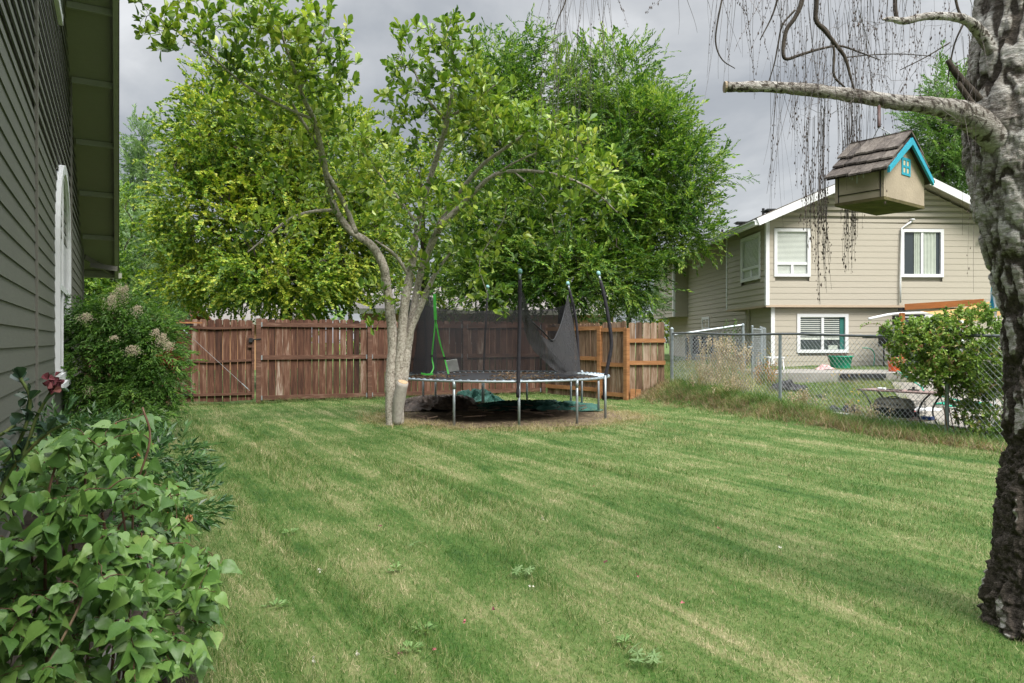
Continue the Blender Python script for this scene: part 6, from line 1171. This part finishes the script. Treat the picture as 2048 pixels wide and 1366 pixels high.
# ================================================================ small things on the lawn
lob = leafmat('fallen_leaf_green', [(0, (.09, .17, .05)), (1, (.20, .29, .12))], .3, .5)
def oak(parts=5):
    v = [(0, 0, 0)]; f = []; n = 22
    for i in range(n): a = -math.pi/2+i/n*2*math.pi; r = .5*(.62+.38*math.cos(a*7)); v.append((r*math.cos(a)*.75, r*math.sin(a)+.5, .05*math.sin(a*3)))
    v[0] = (0, .5, .04)
    for i in range(n): f.append([0, 1+i, 1+(i+1) % n])
    return np.array(v, float), np.array(f)
for px, py, lab, sc_ in ((1045, 1155, 'fallen green lobed leaf sprig in the centre of the lawn', .11), (1290, 1335, 'large pale green fallen leaf sprig at the bottom of the lawn', .11), (1255, 1322, 'smaller pale fallen leaf left of the bottom leaf sprig', .06), (817, 1102, 'single small pale green fallen leaf left of the lawn centre', .05)):
    z_ = CH*F/(py-CY); c = P(px, py, z_)+np.array([0, 0, .035]); mb = MB(); k = 4 if sc_ > .08 else 1; d = np.column_stack([np.cos(np.arange(k)*1.7+.4), np.sin(np.arange(k)*1.7+.4), np.full(k, .15)])
    mb.scatter([oak()], np.repeat(c[None], k, 0), frames(d, np.repeat([[0, -.2, 1.]], k, 0), .35), sc_*.8); mb.tube([c, c+np.array([.05, .06, .01]), c+np.array([.08, .13, -.01])], .0025, 5); obj('fallen_leaf', mb, lob, loc=c, label=lab, cat='leaf', group='green leaves fallen on the lawn')
pr_ = [(865, 1310, 'p'), (800, 1320, 'k'), (627, 1334, 'w'), (932, 1256, 'p'), (1062, 1182, 'w'), (1188, 978, 'p'), (1365, 1217, 'p'), (1210, 1135, 'k'), (640, 1150, 'w'), (985, 1230, 'k'), (1560, 1100, 'w'), (1438, 1066, 'p'), (760, 1060, 'k'), (715, 1320, 'w'), (1275, 1160, 'p'), (1085, 1045, 'w')]
pm = {'p': ('pink', (.40, .12, .14)), 'k': ('dark red', (.16, .03, .06)), 'w': ('white', (.50, .48, .42))}
where = ['lower left centre', 'just left of the pink one near the bottom', 'bottom left with a yellow centre', 'left of the bottom middle', 'just below the central leaf sprig', 'far up the lawn near the middle', 'right of the centre', 'right above the centre', 'on the left beside the dark mowing edge', 'between two weed rosettes', 'on the far right slope', 'on the right half in short grass', 'in the upper left of the lawn', 'at the bottom left near the dark strip', 'right of the central leaf sprig', 'in the upper middle']
for (px, py, c), wh in zip(pr_, where):
    z_ = CH*F/(py-CY); p = P(px, py, z_)+np.array([0, 0, .028]); mb = MB(); n = 4; mb.scatter([oleaf(.8, .25)], p+rng.normal(0, .004, (n, 3)), frames(rng.normal(size=(n, 3)), np.repeat([[0, 0, 1.]], n, 0), .5), .014)
    obj('fallen_petal', mb, M.setdefault('pet_'+c, plain(pm[c][0].replace(' ', '_')+'_petal', pm[c][1], .7, .2, 40, bump=0)), loc=p, label=pm[c][0]+' fallen petal on the lawn, '+wh, cat='petal', group='petals fallen on the lawn')
wl = leafmat('weed_rosette_leaf', [(0, (.10, .19, .05)), (.6, (.16, .27, .09)), (1, (.24, .34, .13))], .3, .6)
for px, py, lab in ((845, 1265, 'broad leaved weed rosette in the lawn bottom centre left'), (792, 1140, 'pale weed rosette in the straw patch of the lawn'), (550, 1215, 'bluish weed rosette near the lilac bush'), (580, 1068, 'clover patch beside the peony edge'), (1250, 1290, 'small bright weed above the bottom leaf sprig'), (820, 1303, 'round leaved weed beside the dark mowing strip')):
    z_ = CH*F/(py-CY); c = P(px, py, z_)+np.array([0, 0, .012]); n = 18; a = rng.random(n)*6.28; pp = c+np.column_stack([np.cos(a), np.sin(a), np.zeros(n)])*rng.uniform(0, .04, n)[:, None]; mb = MB().scatter([oleaf(.35, .1)], pp, frames(np.column_stack([np.cos(a), np.sin(a), rng.uniform(.1, .6, n)]), np.repeat([[0, 0, 1.]], n, 0), .2), .038); obj('lawn_weed', mb, wl, loc=c, label=lab, cat='weed', group='weeds in the lawn')
mb = MB(); c = P(255, 1366, 2.85); c[2] = .03; mb.lathe([(.001, -.02), (.15, -.02), (.17, .03), (.13, .07), (.001, .08)], c, 9); obj('edging_stone', mb, M['concrete'], loc=c, label='grey edging stone under the lilac bush at the bottom', cat='stone')

# ================================================================ sky, sun, camera
w = bpy.data.worlds.new('World'); sc.world = w; w.use_nodes = True; nt_ = w.node_tree; bg = nt_.nodes['Background']; L_ = nt_.links.new
SUN_EL, SUN_AZ = R(50), R(148)      # azimuth clockwise from +Y
sky = nt_.nodes.new('ShaderNodeTexSky'); sky.sky_type = 'NISHITA'; sky.sun_disc = False; sky.sun_elevation = SUN_EL; sky.sun_rotation = SUN_AZ
tc = nt_.nodes.new('ShaderNodeTexCoord'); sp_ = nt_.nodes.new('ShaderNodeSeparateXYZ'); L_(tc.outputs['Generated'], sp_.inputs[0])
def wm(op, a, b=0., c=None):
    x = nt_.nodes.new('ShaderNodeMath'); x.operation = op
    for i, q in enumerate((a, b) if c is None else (a, b, c)):
        if isinstance(q, (int, float)): x.inputs[i].default_value = q
        else: L_(q, x.inputs[i])
    return x.outputs[0]
zz_ = wm('ADD', wm('MAXIMUM', sp_.outputs[2], 0.), .28); cb = nt_.nodes.new('ShaderNodeCombineXYZ'); L_(wm('DIVIDE', sp_.outputs[0], zz_), cb.inputs[0]); L_(wm('DIVIDE', sp_.outputs[1], zz_), cb.inputs[1]); cb.inputs[2].default_value = 3.1
nz = nt_.nodes.new('ShaderNodeTexNoise'); nz.inputs['Scale'].default_value = 1.15; nz.inputs['Detail'].default_value = 7; nz.inputs['Roughness'].default_value = .52; nz.inputs['Distortion'].default_value = .35; L_(cb.outputs[0], nz.inputs[0])
rp_ = nt_.nodes.new('ShaderNodeValToRGB'); e = rp_.color_ramp.elements; e.new(.5); e.new(.6)
for q, (p, c) in zip(e, ((.38, (3.0, 3.2, 3.5)), (.48, (3.7, 3.9, 4.15)), (.56, (5.0, 5.15, 5.3)), (.64, (7.2, 7.3, 7.4)))): q.position = p; q.color = tuple(v_/8 for v_ in c)+(1,)
L_(nz.outputs[0], rp_.inputs[0])
boost = nt_.nodes.new('ShaderNodeMapRange'); boost.interpolation_type = 'SMOOTHSTEP'; L_(sp_.outputs[2], boost.inputs[0]); boost.inputs[1].default_value = .40; boost.inputs[2].default_value = .95; boost.inputs[3].default_value = 6.2; boost.inputs[4].default_value = 42
vm = nt_.nodes.new('ShaderNodeVectorMath'); vm.operation = 'SCALE'; L_(rp_.outputs[0], vm.inputs[0]); L_(boost.outputs[0], vm.inputs[3])
mxx = nt_.nodes.new('ShaderNodeMix'); mxx.data_type = 'RGBA'; mxx.inputs[0].default_value = .93; L_(sky.outputs[0], mxx.inputs[6]); L_(vm.outputs[0], mxx.inputs[7]); L_(mxx.outputs[2], bg.inputs[0]); bg.inputs[1].default_value = .10
sd = bpy.data.lights.new('sun', 'SUN'); sd.energy = 3.0; sd.angle = R(26); sd.color = (1, .95, .88); so = bpy.data.objects.new('sun', sd); col.objects.link(so)
dv = np.array([math.sin(SUN_AZ)*math.cos(SUN_EL), math.cos(SUN_AZ)*math.cos(SUN_EL), math.sin(SUN_EL)]); from mathutils import Vector
so.rotation_euler = Vector(dv).to_track_quat('Z', 'Y').to_euler()
cam = bpy.data.cameras.new('camera'); co = bpy.data.objects.new('camera', cam); col.objects.link(co); co.location = (0, 0, CH); co.rotation_euler = (R(90), 0, 0)
cam.sensor_width = 36; cam.lens = F/2048*36; cam.clip_end = 2000; cam.clip_start = .05; cam.shift_y = -1/2048; sc.camera = co
sc.view_settings.view_transform = 'Standard'; sc.view_settings.look = 'None'; sc.view_settings.exposure = 0.72; sc.view_settings.gamma = 1
sc.cycles.max_bounces = 7; sc.cycles.transparent_max_bounces = 16; sc.cycles.use_denoising = True
